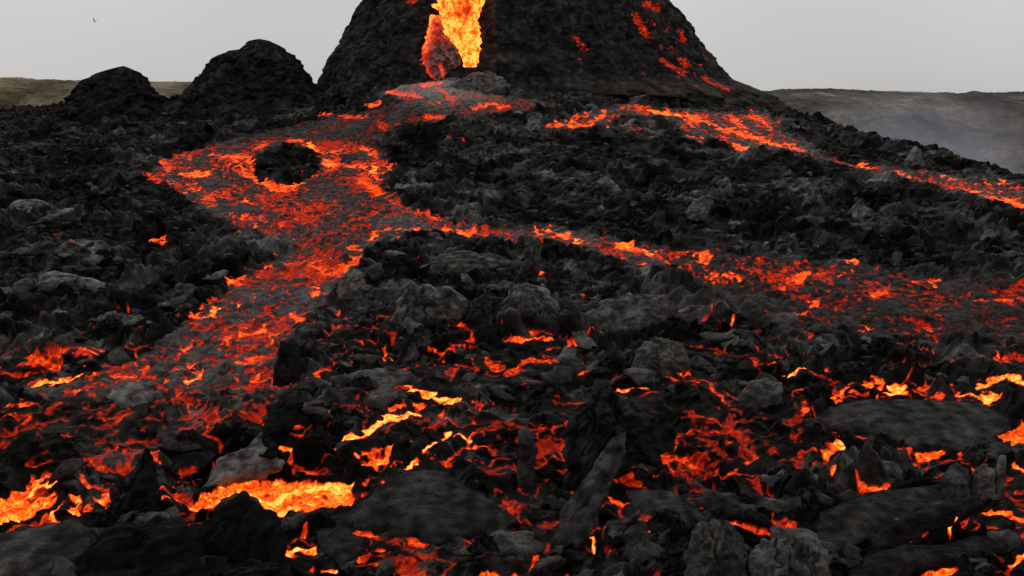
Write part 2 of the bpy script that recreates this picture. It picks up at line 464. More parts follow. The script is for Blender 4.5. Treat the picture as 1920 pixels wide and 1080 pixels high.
for L, T, r, pts in [
    (1, .75, 4, [(725, 432), (760, 428), (810, 428)]), (1, .8, 5, [(832, 427), (850, 432), (890, 432)]), (1.05, .8, 6, (920, 440)), (1, .75, 5, [(1003, 430), (1012, 445)]), (1.05, .8, 4, [(1025, 430), (1060, 440), (1080, 445), (1100, 455)]),
    (1.1, .92, 5, (1075, 450)), (.85, .65, 6, (1010, 460)), (.9, .7, 4, (1110, 446)), (1.05, .84, 6, [(1160, 455), (1200, 462), (1225, 470)]), (.95, .75, 3, [(1165, 480), (1180, 485)]), (1.1, .86, 8, (1207, 502)), (.95, .68, 4, (1128, 431)),
    (.9, .66, 6, (1240, 513)), (.85, .65, 8, [(1250, 485), (1290, 492)]), (.9, .66, 5, (1288, 468)), (1.05, .82, 6, [(1300, 488), (1330, 490)]), (1, .76, 6, [(1310, 475), (1325, 482)]), (1, .74, 6, [(1325, 510), (1345, 525)]), (1, .78, 6, [(1360, 515), (1385, 518)]),
    (1, .76, 11, [(1488, 520), (1510, 512)]), (1, .76, 8, (1465, 540)), (.85, .58, 10, [(1535, 512), (1555, 522)]), (1, .74, 6, [(1590, 490), (1604, 486)]), (1, .74, 6, (1605, 503)), (1, .74, 5, (1575, 513)), (1, .7, 7, [(1645, 548), (1664, 536)]), (.9, .66, 5, (1675, 520)),
    (.9, .62, 8, (1722, 528)), (1, .75, 5, [(1742, 525), (1758, 530)]), (.9, .6, 5, (1640, 505)), (1, .7, 6, (1375, 585)), (1, .74, 5, (1338, 576)), (.9, .6, 6, (1408, 566)), (1, .78, 4, [(1515, 563), (1540, 570)]), (1, .7, 3, [(1488, 580), (1508, 583)]), (1, .72, 3, [(1575, 610), (1605, 607), (1635, 615)]),
    (1, .74, 6, (1838, 560)), (1.1, .84, 5, [(1875, 558), (1905, 563)]), (1, .66, 2, [(1740, 582), (1752, 574), (1775, 571), (1778, 578), (1765, 586)]), (.95, .66, 2, [(1785, 590), (1797, 591)]), (.95, .64, 4, [(1828, 605), (1860, 608)]), (.95, .66, 3, [(1730, 617), (1760, 615)]),
    (1, .7, 4, (1815, 548)), (.7, .55, 10, [(1390, 505), (1430, 512)]), (.7, .55, 9, [(1630, 530), (1690, 545)]), (.9, .6, 4, (1865, 540)), (.8, .55, 5, [(1500, 625), (1530, 622)])]:
    S(L, T, r, pts, 0)
for L, T, r, pts in [
    (1.05, .74, 5, [(1030, 235), (1060, 230), (1105, 233), (1120, 222), (1135, 210)]), (1.05, .76, 3, [(1080, 218), (1108, 212)]), (.95, .64, 4, [(1160, 202), (1190, 196), (1200, 200)]), (1, .76, 4, (1142, 240)), (.9, .6, 3, [(1180, 242), (1200, 243)]), (1.1, .85, 5, [(1225, 207), (1260, 212), (1275, 216)]),
    (1, .72, 5, [(1285, 225), (1300, 235)]), (1, .72, 3, [(1290, 255), (1320, 258)]), (1.08, .76, 6, [(1290, 215), (1340, 235), (1390, 250), (1420, 258), (1450, 270), (1490, 275), (1505, 280)]), (1, .72, 5, [(1370, 215), (1385, 228), (1400, 240)]), (1, .72, 5, [(1410, 213), (1430, 225), (1445, 240)]),
    (.95, .64, 5, (1460, 228)), (1.05, .8, 7, [(1380, 272), (1396, 276)]), (1.05, .8, 4, [(1615, 308), (1632, 315)]), (1, .78, 4, [(1680, 322), (1700, 330)]), (1, .74, 4, (1725, 340)), (.95, .7, 3, (1732, 325)), (1.05, .76, 4, [(1765, 330), (1800, 333)]), (.95, .72, 4, (1850, 340)), (1.05, .78, 4, [(1870, 338), (1895, 342)]),
    (1.1, .78, 6, [(1810, 355), (1870, 370), (1960, 388)]), (1, .78, 3, (1877, 357))]:
    S(L, T, r, pts, R_FAR)

# ---- single openings and pools in the crusted foreground: (label, [strokes or areas])
POOLS = [
    ('long bright orange and yellow lava pool behind the jet black boulder', [
        ('a', 1.2, .74, [(362, 935), (385, 915), (430, 895), (480, 893), (560, 893), (666, 900), (668, 935), (660, 950), (600, 950), (560, 962), (528, 970), (495, 950), (470, 930), (440, 920), (410, 945), (390, 955), (370, 945)]),
        ('s', 1.25, .96, 7, [(368, 938), (395, 942), (415, 928), (450, 914), (500, 924), (540, 915), (590, 905), (660, 906)]), ('s', 1.25, .9, 8, [(500, 940), (530, 958), (560, 945)])]),
    ('orange lava pool cut by the left edge of the picture', [
        ('a', 1.15, .74, [(-120, 955), (0, 935), (33, 913), (82, 882), (111, 893), (100, 917), (111, 925), (67, 962), (0, 982), (-120, 1010)]), ('s', 1.25, .93, 6, [(-20, 980), (30, 955)]), ('s', 1.25, .9, 6, [(60, 920), (105, 895)])]),
    ('glowing ring of lava round a small dark hump near the left edge', [('s', 1.1, .8, 4, [(105, 965), (111, 943), (130, 932), (144, 939), (148, 965)]), ('s', .9, .62, 6, [(150, 948), (172, 950)])]),
    ('orange lava window against the left side of the tall pointed slab', [('s', 1.05, .76, 10, [(180, 935), (205, 922), (222, 912)]), ('s', 1.2, .92, 4, [(202, 956), (226, 914)])]),
    ('small red lava window between the pointed slab and the long pool', [('s', .95, .7, 6, [(289, 905), (293, 938), (307, 935)])]),
    ('yellow lava streak slanting under a dark lip at the far left', [('s', 1.15, .88, 5, [(70, 716), (111, 711), (148, 700)]), ('s', 1, .72, 4, (167, 697)), ('s', 1, .72, 5, (31, 712)), ('s', .95, .75, 5, (144, 733))]),
    ('thin red lava seam running in from the left edge above the red sheet', [('s', .95, .68, 5, [(-60, 822), (0, 813), (33, 810), (63, 797), (111, 787), (148, 791)]), ('s', .75, .5, 4, [(-40, 790), (22, 784), (52, 774), (107, 769)]), ('s', 1, .72, 5, [(41, 754), (70, 756)])]),
    ('short yellow tipped lava lick left of the fan shaped opening', [('s', 1.15, .9, 4, [(189, 776), (207, 776)]), ('s', 1, .72, 4, [(178, 793), (218, 785)])]),
    ('fan shaped orange lava opening with a yellow upper edge', [('s', 1.15, .88, 4, [(244, 787), (296, 787)]), ('s', .95, .66, 8, (270, 800)), ('s', .9, .65, 4, (307, 776))]),
    ('orange lava mound sliding over a ledge below the left river', [('s', 1.1, .74, 7, [(345, 771), (381, 767), (407, 778), (426, 780)]), ('s', 1.15, .86, 4, [(370, 776), (420, 784)])]),
    ('orange lava opening left of the black wedge', [('s', 1.05, .76, 8, [(463, 777), (484, 776), (502, 760)]), ('s', .9, .66, 4, (498, 747))]),
    ('yellow lava streak in the dark crust right of the upright black slab', [('s', 1.2, .94, 5, [(765, 726), (802, 737), (854, 749)]), ('s', .85, .56, 5, [(869, 747), (906, 756)]), ('s', 1, .7, 4, [(787, 758), (813, 756)]), ('s', .95, .7, 4, [(739, 763), (750, 752), (765, 758)])]),
    ('long curved yellow lava crack over a dim red crust dome', [('s', 1.2, .92, 6, [(650, 819), (676, 810), (706, 791), (736, 778), (784, 774)]), ('s', .8, .55, 6, [(698, 813), (739, 802)])]),
    ('orange lava patch under the red crust dome in the middle foreground', [('a', 1.02, .72, [(660, 850), (690, 835), (740, 835), (735, 860), (715, 885), (690, 880), (668, 870)]), ('s', 1.15, .84, 3, [(680, 858), (700, 850), (728, 856)])]),
    ('thin bent yellow lava crack left of the vertical rock post', [('s', 1.2, .94, 5, [(800, 847), (821, 824), (847, 810)]), ('s', 1.1, .9, 3, [(854, 819), (880, 821)]), ('s', 1.1, .86, 6, [(763, 872), (778, 858), (785, 870)])]),
    ('red lava spots on the crust above the vertical rock post', [('s', .95, .66, 8, (895, 784)), ('s', .85, .58, 7, (902, 811)), ('s', .95, .68, 4, [(891, 832), (939, 848)])]),
    ('curled orange lava lobe with a red tail left of the curved crack', [('s', 1.05, .78, 6, [(521, 836), (535, 826), (550, 832)]), ('s', .8, .6, 6, [(521, 850), (548, 858)]), ('s', .85, .52, 6, [(550, 880), (591, 880)])]),
    ('small orange lava window at the left end of the red crust dome', [('s', 1, .72, 8, (637, 845)), ('s', .9, .66, 5, (608, 852))]),
    ('small red lava gap at the right end of the long bright pool', [('s', .95, .62, 5, [(687, 906), (720, 906)]), ('s', 1, .7, 6, (685, 928))]),
    ('orange lava pocket right of the black boulder at the bottom', [('s', 1.15, .84, 6, [(535, 1032), (550, 1024), (587, 1028)]), ('s', .95, .7, 4, (591, 1048))]),
    ('small orange lava spot on the bottom edge right of the orange pocket', [('s', 1.05, .76, 6, [(613, 1063), (639, 1067)])]),
    ('red lava web with a hooked glowing loop near the bottom edge', [('s', .95, .62, 5, [(665, 995), (710, 998), (728, 1006)]), ('s', .85, .58, 4, (698, 1013)), ('s', 1, .72, 4, [(717, 1035), (724, 1024)]), ('s', .95, .66, 4, [(673, 1041), (702, 1035)]), ('s', 1, .7, 4, [(750, 1002), (772, 1020)]),
        ('s', 1.1, .78, 4, [(784, 1028), (820, 1035), (839, 1054), (828, 1072)]), ('a', .66, .68, [(735, 1035), (765, 1030), (795, 1050), (800, 1090), (735, 1090)])]),
    ('thin red lava crack at the right rim of the broad grey crust lobe', [('s', .9, .62, 5, [(869, 973), (887, 1006)]), ('s', 1, .74, 4, [(906, 1010), (935, 1024), (954, 1039)])]),
    ('small glowing ring in the rubble left of the leaning slab', [('s', 1, .68, 3, [(925, 930), (933, 917), (945, 922), (947, 940), (930, 945)]), ('s', .85, .6, 6, [(965, 955), (978, 965)])]),
    ('orange lava strip on the bottom edge under the leaning slab', [('s', 1, .7, 6, [(898, 1079), (943, 1074), (980, 1072)])]),
    ('thin straight red lava slot above the draped upright rock', [('s', 1, .66, 5, [(1034, 741), (1049, 750), (1104, 748)])]),
    ('yellow lava glint at the top right of the draped upright rock', [('s', 1.15, .88, 4, [(1166, 732), (1186, 728), (1216, 730)])]),
    ('bright orange lava window between the rock post and the draped rock', [('a', 1.2, .8, [(1004, 810), (1016, 804), (1054, 810), (1049, 828), (1029, 847), (1008, 878), (1003, 865)]), ('s', 1.2, .9, 4, [(1040, 822), (1020, 845), (1008, 870)])]),
    ('small orange lava spot left of the vertical rock post', [('s', 1.1, .82, 6, (962, 820))]),
    ('small yellow lava gap under the left foot of the draped rock', [('s', 1.15, .86, 7, [(1053, 872), (1064, 868)]), ('s', 1.05, .82, 4, [(1027, 898), (1004, 921)]), ('s', .95, .66, 4, [(967, 887), (986, 917)])]),
    ('tiny yellow lava flame at the lower end of the leaning slab', [('s', 1.3, .95, 4, [(1103, 994), (1109, 1017)])]),
    ('orange lava window just right of the leaning slab', [('a', 1.1, .74, [(1164, 887), (1182, 880), (1204, 893), (1207, 912), (1186, 907), (1166, 908)]), ('s', 1.05, .7, 5, [(1216, 910), (1234, 917), (1245, 917)])]),
    ('cracked red crust patch with an orange zigzag right of the draped rock', [('a', .55, .5, [(1275, 850), (1320, 850), (1340, 890), (1290, 902)]), ('a', .40, .42, [(1350, 800), (1410, 800), (1420, 860), (1370, 850)]), ('s', 1.05, .7, 4, [(1267, 798), (1304, 806)]), ('s', 1.1, .84, 5, [(1312, 817), (1330, 824), (1345, 843), (1375, 860)]),
        ('s', .9, .62, 6, [(1330, 802), (1352, 810)]), ('s', 1.1, .84, 6, [(1352, 791), (1382, 787), (1404, 786)]), ('s', 1.15, .9, 4, (1382, 767)), ('s', .9, .64, 5, [(1345, 763), (1371, 754)]), ('s', .9, .6, 3, [(1249, 832), (1256, 806)]), ('s', 1.05, .72, 7, (1264, 848)), ('s', 1.05, .74, 7, (1269, 876)), ('s', 1, .7, 5, [(1325, 878), (1335, 868)]), ('s', .95, .62, 5, (1282, 780))]),
    ('thin orange lava crack slanting beside the cracked red crust patch', [('s', 1, .78, 4, [(1408, 895), (1428, 917)])]),
    ('bright lava pool with a yellow right end behind the broad right plate', [('s', 1, .7, 7, [(1551, 732), (1570, 743), (1581, 721), (1596, 711)]), ('s', 1, .7, 7, [(1625, 724), (1634, 704), (1651, 721)]), ('s', 1.2, .9, 8, [(1662, 734), (1688, 726)]), ('s', .95, .66, 5, (1647, 747)), ('s', .8, .56, 7, [(1600, 735), (1625, 735)])]),
    ('dim red lava streaks behind the middle of the broad right plate', [('s', .9, .62, 6, [(1714, 732), (1740, 724), (1759, 743)])]),
    ('bright yellow lava arc at the far right edge', [('s', 1.2, .9, 6, [(1833, 721), (1870, 708), (1888, 699), (1918, 711), (1960, 715)]), ('s', .9, .6, 4, (1784, 723))]),
    ('straight yellow lava streak along the back of the broad right plate', [('s', 1.1, .88, 5, [(1792, 736), (1829, 739), (1873, 747)])]),
    ('steep orange lava spill left of the broad right plate', [('s', 1.1, .78, 8, [(1477, 787), (1510, 763)]), ('s', 1, .72, 8, [(1495, 806), (1514, 791)]), ('s', .95, .68, 5, (1501, 819)), ('s', .95, .68, 5, (1553, 778))]),
    ('orange lava tongue with a pointed tip below the broad right plate', [('a', 1.15, .76, [(1538, 826), (1581, 810), (1599, 810), (1596, 836), (1570, 843), (1557, 867), (1540, 847)]), ('s', 1.2, .9, 4, [(1575, 820), (1592, 815), (1594, 832)]), ('s', 1, .7, 3, [(1603, 815), (1636, 813)]), ('s', .95, .66, 4, (1614, 836))]),
    ('flat red lava patch under the front edge of the broad right plate', [('a', 1.1, .7, [(1714, 847), (1747, 839), (1784, 843), (1758, 861), (1725, 861)])]),
    ('red orange lava slab face cut by the right edge of the picture', [('a', 1.1, .66, [(1866, 810), (1920, 785), (1990, 770), (1990, 815), (1920, 828), (1892, 830)])]),
    ('orange lava spot in the dark crust left of the pointed tongue', [('s', .95, .7, 8, (1451, 843)), ('s', .9, .66, 4, (1432, 820))]),
    ('red lava hollow under the arched rock fragment', [('s', 1, .64, 5, [(1614, 910), (1636, 917), (1666, 902)])]),
    ('thin orange lava crack near the right edge above the lower plates', [('s', 1.05, .74, 4, [(1836, 954), (1877, 956), (1910, 971), (1950, 980)])]),
    ('small yellow lava glint on the dark ridge at lower right', [('s', 1.15, .9, 4, (1784, 1002)), ('s', .95, .66, 5, (1807, 1010)), ('s', .8, .5, 5, (1725, 1008))]),
    ('red lava strip on the bottom edge at lower right', [('s', 1.05, .68, 6, [(1717, 1079), (1755, 1069), (1795, 1067)])]),
    ('orange lava crack in the bottom right corner', [('s', 1.1, .8, 5, [(1899, 1061), (1918, 1039), (1940, 1025)])]),
    ('two orange lava spots on the right edge beside the pale rock stump', [('s', 1.1, .8, 6, [(1907, 878), (1935, 876)]), ('s', 1, .7, 7, [(1914, 912), (1940, 915)])]),
    ('thin horizontal red lava seam in the middle of the dark field', [('s', 1.1, .7, 4, [(950, 631), (1035, 633)]), ('s', .95, .66, 2, [(1065, 636), (1110, 635), (1150, 620), (1190, 613)])]),
    ('faint red lava seam left of the long middle seam', [('s', .9, .56, 3, [(805, 645), (830, 650), (895, 652)])]),
    ('short bright lava crack far right above the broad plate', [('s', 1.15, .92, 4, [(1478, 694), (1510, 686)])]),
]
for label, parts in POOLS:
    rid = region('lava_pool', label, 'lava pool', None, 'openings of molten lava in the foreground crust')
    for p in parts:
        if p[0] == 'a': area(p[1], p[2], p[3], rid)
        else: S(p[1], p[2], p[3], p[4], rid)
# loose specks in the crust
for L, T, r, pts in [(.95, .66, 4, (1122, 613)), (.9, .62, 4, (863, 605)), (.85, .55, 5, (660, 560)), (1, .7, 3, [(722, 642), (727, 662)]), (.9, .6, 4, (1095, 553)), (1, .7, 2, [(990, 511), (1012, 509)]), (.95, .66, 3, (915, 473)), (.95, .66, 4, (748, 452)), (.9, .6, 3, (1100, 700)),
    (.9, .62, 3, [(1255, 700), (1285, 697)]), (1, .72, 4, (1785, 677)), (.9, .58, 6, (1840, 683)), (1, .7, 4, (1870, 668)), (.8, .5, 3, (1425, 655)), (1, .68, 3, [(288, 446), (310, 447)]), (.9, .56, 4, (107, 441)), (.7, .45, 5, (140, 452)), (.8, .5, 3, (185, 325)), (.9, .6, 4, (768, 475)), (.8, .52, 4, (820, 475)),
    (.95, .66, 3, (1077, 845)), (.95, .66, 3, (1130, 945)), (1, .7, 3, [(1036, 969), (1023, 987)]), (.95, .7, 3, [(1271, 932), (1300, 948), (1330, 935)]), (.9, .66, 3, (977, 1022)), (.9, .64, 3, (993, 1039)), (.9, .64, 4, (1049, 1054)), (1, .68, 7, (960, 1076)), (.95, .66, 3, (1230, 1000)), (.9, .6, 3, (1225, 1015)),
    (.8, .46, 7, [(1495, 865), (1510, 895)]), (1, .7, 3, [(1545, 880), (1557, 893)]), (.95, .6, 4, (1816, 861)), (.9, .66, 3, (1462, 950)), (.9, .62, 4, (1549, 958)), (.6, .44, 8, (1877, 1054)), (.85, .5, 4, (1185, 835)), (.85, .55, 5, (1192, 950)), (.9, .58, 4, (300, 1040)), (.8, .55, 3, (110, 1000)), (1, .7, 2, (45, 1007)), (.95, .66, 2, [(92, 994), (112, 988)]),
    (.95, .6, 4, (271, 841)), (.9, .6, 3, (294, 840)), (.9, .6, 3, (192, 832)), (.8, .55, 3, (205, 850)), (.9, .58, 5, (346, 890)), (.9, .6, 3, (688, 740)), (.85, .6, 3, (611, 787)), (.9, .6, 4, (676, 760)), (.85, .58, 3, (578, 748)), (.9, .62, 3, (627, 690)), (.85, .55, 3, (836, 862)), (.9, .6, 4, (840, 868)), (.85, .55, 4, (885, 873)), (.8, .5, 5, (870, 915)), (.85, .5, 3, (900, 902)), (.9, .6, 3, (872, 1044)), (1, .7, 5, (850, 1075)), (.8, .5, 5, (570, 1000)), (.85, .5, 4, (585, 1015)),
    (.9, .6, 3, (1098, 703)), (1, .72, 3, (1268, 700)), (.9, .6, 3, (1310, 715)), (.8, .5, 4, (1265, 725)), (.9, .62, 3, (1353, 650)), (.9, .6, 3, (1425, 560)), (.8, .5, 4, (1005, 595)), (.9, .6, 3, (610, 625)), (.9, .6, 3, (648, 605)), (.8, .55, 3, (695, 612)), (.9, .6, 4, (630, 585)), (.8, .5, 3, (790, 480))]:
    S(L, T, r, pts)
area(.42, .42, [(62, 812), (120, 796), (160, 800), (150, 835), (95, 862), (58, 850)])
area(.46, .46, [(478, 716), (558, 712), (562, 735), (530, 752), (490, 742)])
area(.34, .40, [(300, 742), (340, 735), (470, 728), (480, 742), (420, 760), (330, 765)])
area(.38, .40, [(670, 812), (760, 780), (830, 776), (860, 790), (800, 815), (760, 835), (690, 838)])
area(.30, .42, [(-60, 770), (150, 740), (430, 738), (560, 715), (560, 765), (430, 800), (300, 835), (170, 880), (-60, 905)], feather=12)
area(.30, .42, [(1760, 560), (1960, 560), (2200, 600), (2200, 700), (1960, 690), (1800, 650)], feather=14)
area(.15, .40, [(960, 740), (1240, 730), (1500, 740), (1560, 830), (1500, 920), (1300, 960), (1000, 1000), (900, 1080), (640, 1080), (700, 1000), (940, 900), (900, 800)], feather=20)
area(.24, .38, [(1290, 790), (1350, 770), (1400, 800), (1420, 860), (1330, 900), (1270, 890)])

# ------------------------------------------------------------------ slabs and boulders that stand out (outlines in map pixels)
# name, label, cat, outline, mode, lean, thick, bulge, alb, rope angle (deg from horizontal), rope amp, heat
ROCKS = [
    ('pointed_slab', 'tall black pointed slab leaning up beside the left lava windows', 'lava slab', [(203, 978), (225, 930), (255, 870), (272, 836), (285, 858), (292, 900), (302, 960), (292, 990)], 'up', .45, .5, .22, .014, 70, .09),
    ('black_boulder', 'jet black peaked boulder in front of the long bright pool', 'boulder', [(362, 1060), (370, 1002), (395, 965), (425, 940), (450, 917), (468, 925), (500, 955), (530, 985), (538, 1030), (524, 1068)], 'up', .5, .9, .45, .009, 60, .10),
    ('lava_mound', 'large dark mound of crust in the bottom left corner', 'lava mound', [(105, 1130), (128, 1045), (180, 1002), (230, 978), (290, 968), (338, 962), (366, 988), (374, 1045), (400, 1130)], 'up', 1.0, .9, .5, .011, 25, .14),
    ('lava_mound', 'low dark hump of crust on the bottom edge under the black boulder', 'lava mound', [(385, 1130), (420, 1062), (480, 1046), (540, 1056), (566, 1130)], 'up', 1.0, .7, .35, .014, 20, .12),
    ('crust_plate', 'smooth grey crust plate in the bottom left corner', 'crust plate', [(-90, 1010), (40, 990), (150, 965), (188, 992), (150, 1045), (110, 1100), (-90, 1130)], 'lobe', 0, .25, .14, .035, 15, .03),
    ('draped_rock', 'upright dark rock with drapery folds standing at the centre of the foreground', 'lava rock', [(1058, 908), (1056, 830), (1060, 790), (1085, 768), (1106, 760), (1117, 715), (1135, 704), (1150, 730), (1165, 748), (1200, 740), (1240, 744), (1270, 770), (1268, 812), (1245, 856), (1185, 858), (1130, 894)], 'up', .5, .8, .55, .027, 80, .19),
    ('leaning_slab', 'long straight grey slab leaning against the draped upright rock', 'lava slab', [(1033, 1008), (1050, 960), (1085, 910), (1120, 860), (1148, 818), (1172, 812), (1177, 840), (1160, 882), (1135, 932), (1112, 988), (1088, 1014), (1055, 1018)], 'up', .8, .28, .1, .045, 58, .06),
    ('rock_post', 'narrow vertical rock post left of the bright lava window', 'lava rock', [(971, 908), (969, 850), (972, 808), (988, 799), (1002, 812), (1004, 860), (999, 910)], 'up', .2, .45, .15, .04, 88, .04),
    ('crust_lobe', 'broad smooth dark grey crust lobe in the middle of the foreground', 'crust lobe', [(640, 962), (690, 926), (740, 886), (790, 872), (840, 884), (880, 910), (930, 936), (957, 975), (930, 1010), (880, 1000), (820, 1012), (760, 1002), (690, 988), (600, 978)], 'lobe', 0, .5, .30, .026, 20, .035),
    ('crust_plate', 'small dark plate between the orange pocket and the red web', 'crust plate', [(590, 1000), (630, 988), (690, 1008), (678, 1036), (640, 1056), (604, 1034)], 'lobe', 0, .3, .14, .022, 10, .03),
    ('crust_plate', 'broad flat grey crust plate on the right of the foreground', 'crust plate', [(1528, 782), (1560, 757), (1620, 749), (1700, 746), (1790, 750), (1868, 762), (1893, 786), (1870, 820), (1838, 842), (1780, 836), (1720, 834), (1660, 812), (1600, 803), (1540, 802)], 'lobe', 0, .45, .28, .034, 4, .035),
    ('folded_mound', 'pale folded rope lava mound left of its larger twin on the bottom edge', 'lava mound', [(1278, 1120), (1288, 1030), (1308, 985), (1335, 969), (1366, 975), (1392, 1000), (1402, 1055), (1398, 1120)], 'up', .9, 1.0, .5, .055, 62, .12),
    ('folded_mound', 'larger pale folded rope lava mound on the bottom edge right of centre', 'lava mound', [(1395, 1125), (1404, 1045), (1430, 1011), (1480, 999), (1530, 1010), (1556, 1042), (1562, 1125)], 'up', .9, 1.0, .55, .08, 68, .12),
    ('crust_plate', 'ropy dark plate lying under the arched rock fragment', 'crust plate', [(1515, 985), (1540, 952), (1600, 934), (1680, 918), (1760, 908), (1830, 908), (1800, 936), (1740, 965), (1680, 988), (1620, 1008), (1560, 1028), (1520, 1015)], 'lobe', 0, .35, .22, .03, 18, .05),
    ('crust_plate', 'lowest dark plate in front of the black ridge at lower right', 'crust plate', [(1575, 1100), (1602, 1052), (1680, 1024), (1780, 1022), (1860, 1000), (1890, 1030), (1800, 1056), (1720, 1062), (1660, 1100)], 'lobe', 0, .35, .18, .022, 16, .04),
    ('rock_ridge', 'long black rock ridge slanting across the lower right', 'lava ridge', [(1612, 1018), (1660, 985), (1720, 954), (1790, 930), (1840, 924), (1848, 944), (1790, 978), (1720, 1008), (1640, 1034)], 'up', 1.2, .6, .22, .018, 20, .06),
    ('rock_stump', 'thin pale rock stump standing near the right edge', 'lava rock', [(1864, 928), (1871, 880), (1877, 857), (1889, 855), (1888, 890), (1880, 930)], 'up', .2, .25, .08, .12, 80, .02),
    ('lava_rock', 'pale cracked rock just left of the thin rock stump', 'lava rock', [(1818, 936), (1822, 892), (1845, 868), (1866, 880), (1868, 930)], 'up', .5, .6, .22, .09, 60, .05),
    ('lava_rock', 'dark round rock left of the pale cracked rock near the right edge', 'lava rock', [(1766, 940), (1771, 892), (1795, 866), (1818, 880), (1822, 936)], 'up', .5, .7, .28, .05, 75, .05),
    ('rock_sliver', 'thin slanting rock sliver beside the pointed lava tongue', 'lava slab', [(1604, 880), (1612, 850), (1636, 806), (1647, 804), (1634, 848), (1618, 884)], 'up', .4, .2, .06, .07, 60, .02),
    ('rock_arch', 'bent arched rock fragment over the red lava hollow', 'lava slab', [(1622, 886), (1638, 866), (1660, 861), (1688, 872), (1696, 892), (1672, 886), (1645, 884)], 'up', .5, .25, .1, .085, 10, .03),
    ('twisted_slab', 'pale twisted slab like driftwood above the long bright pool', 'lava slab', [(372, 908), (395, 882), (410, 856), (440, 846), (470, 832), (485, 812), (500, 834), (532, 860), (520, 882), (480, 886), (440, 890), (400, 908)], 'up', .9, .4, .18, .13, 35, .07),
    ('folded_rock', 'grey folded rock left of the dark hollow in the middle of the field', 'lava rock', [(738, 608), (737, 570), (760, 545), (800, 534), (850, 540), (876, 560), (870, 590), (840, 602), (790, 607)], 'up', .8, 1.0, .5, .10, 30, .2),
    ('folded_rock', 'pale knobbly rock overhanging the dark hollow in the middle of the field', 'lava rock', [(944, 562), (955, 540), (990, 529), (1030, 544), (1052, 576), (1032, 592), (990, 586)], 'up', .8, .9, .4, .13, 20, .15),
    ('folded_rock', 'dark bulging rock between the two pale folded rocks', 'lava rock', [(868, 604), (880, 566), (910, 549), (940, 560), (962, 594), (930, 606)], 'up', .8, .9, .4, .035, 40, .12),
    ('fan_slab', 'ribbed fan shaped slab right of the dark hollow', 'lava slab', [(1092, 592), (1120, 562), (1180, 548), (1250, 555), (1277, 575), (1240, 602), (1180, 617), (1120, 612)], 'up', 2.0, .5, .3, .075, 30, .12),
    ('grey_boulder', 'grey rounded boulder beside the left lava river bend', 'boulder', [(630, 560), (638, 516), (658, 500), (680, 510), (684, 542), (672, 564)], 'up', .5, 1.0, .4, .11, 70, .08),
    ('hornito', 'small red hot spatter cone at the left edge of the river fan', 'spatter cone', [(56, 688), (66, 656), (84, 624), (98, 632), (110, 668), (110, 690)], 'up', .5, .9, .4, .02, 80, .08, .47),
    ('log_slab', 'pale log shaped slab lying in the dark rubble on the left', 'lava slab', [(66, 534), (70, 511), (100, 507), (150, 515), (204, 531), (190, 546), (140, 538), (110, 542)], 'up', .9, .7, .3, .12, 8, .06),
    ('black_wedge', 'black wedge of crust tilted over the red sheet left of centre', 'lava slab', [(488, 806), (504, 770), (530, 740), (560, 733), (567, 760), (550, 792), (520, 808)], 'up', .7, .5, .16, .016, 50, .05),
    ('black_pillar', 'upright black pillar with a red hot foot at the end of the left river', 'lava rock', [(508, 716), (516, 680), (524, 640), (545, 632), (562, 650), (564, 702), (548, 716)], 'up', .3, .7, .25, .018, 85, .06),
    ('ridge_rock', 'pale pointed rock on the skyline of the right flank', 'lava rock', [(1690, 312), (1704, 290), (1717, 270), (1729, 290), (1738, 316)], 'up', .5, 1.0, .4, .09, 70, .1),
    ('ash_mound', 'pale grey ash mound at the foot of the lava fall', 'ash mound', [(832, 164), (850, 152), (884, 137), (922, 133), (948, 148), (954, 162), (900, 170), (860, 168)], 'up', 1.3, 1.8, .35, .11, 12, .26),
    ('flat_slab', 'flat grey slab below the faint middle seam', 'crust plate', [(640, 706), (700, 692), (770, 695), (792, 711), (720, 725), (650, 722)], 'lobe', 0, .4, .28, .075, 5, .05),
    ('grey_block', 'wrinkled grey block right of the long middle seam', 'lava rock', [(1182, 696), (1194, 652), (1230, 630), (1280, 640), (1297, 682), (1250, 700)], 'up', .9, .9, .45, .085, 70, .12),
    ('pale_lobe', 'pale grey lobe of crust lying in the left river fan', 'crust lobe', [(198, 747), (220, 724), (260, 719), (292, 735), (272, 757), (225, 762)], 'lobe', 0, .45, .35, .11, 20, .05),
    ('pale_lobe', 'small pale lump beside the orange mound below the left river', 'crust lobe', [(424, 763), (432, 752), (448, 750), (458, 758), (448, 768)], 'lobe', 0, .3, .25, .13, 20, .03),
    ('grey_slab', 'grey slab tilted in the dark field far right of the loop', 'lava slab', [(1118, 340), (1134, 328), (1150, 338), (1168, 358), (1154, 366), (1136, 356)], 'up', .7, .5, .2, .10, 45, .05),
    ('grey_slab', 'broad grey slab half way down the right flank', 'lava slab', [(1285, 400), (1300, 372), (1330, 364), (1340, 380), (1325, 404), (1300, 410)], 'up', .9, .6, .25, .08, 60, .06),
    ('grey_slab', 'flat pale slab at the left edge above the log shaped slab', 'lava slab', [(14, 388), (30, 374), (66, 372), (92, 378), (84, 390), (40, 394)], 'up', 1.2, .5, .25, .10, 5, .06),
    ('ribbed_slab', 'long ribbed slab lying over the middle right rubble', 'lava slab', [(780, 500), (820, 478), (880, 470), (940, 478), (960, 492), (900, 500), (840, 508)], 'up', 2.0, .5, .3, .07, 8, .12),
    ('tilted_plate', 'dark tilted plate above the steep orange spill', 'lava slab', [(1380, 745), (1402, 716), (1440, 704), (1466, 716), (1470, 742), (1430, 756)], 'up', 1.0, .5, .2, .07, 25, .05),
    ('crust_plate', 'dark plate just right of the orange window beside the leaning slab', 'crust plate', [(1176, 920), (1210, 918), (1262, 922), (1310, 945), (1330, 975), (1290, 985), (1235, 968), (1190, 948)], 'lobe', 0, .35, .2, .045, 170, .03),
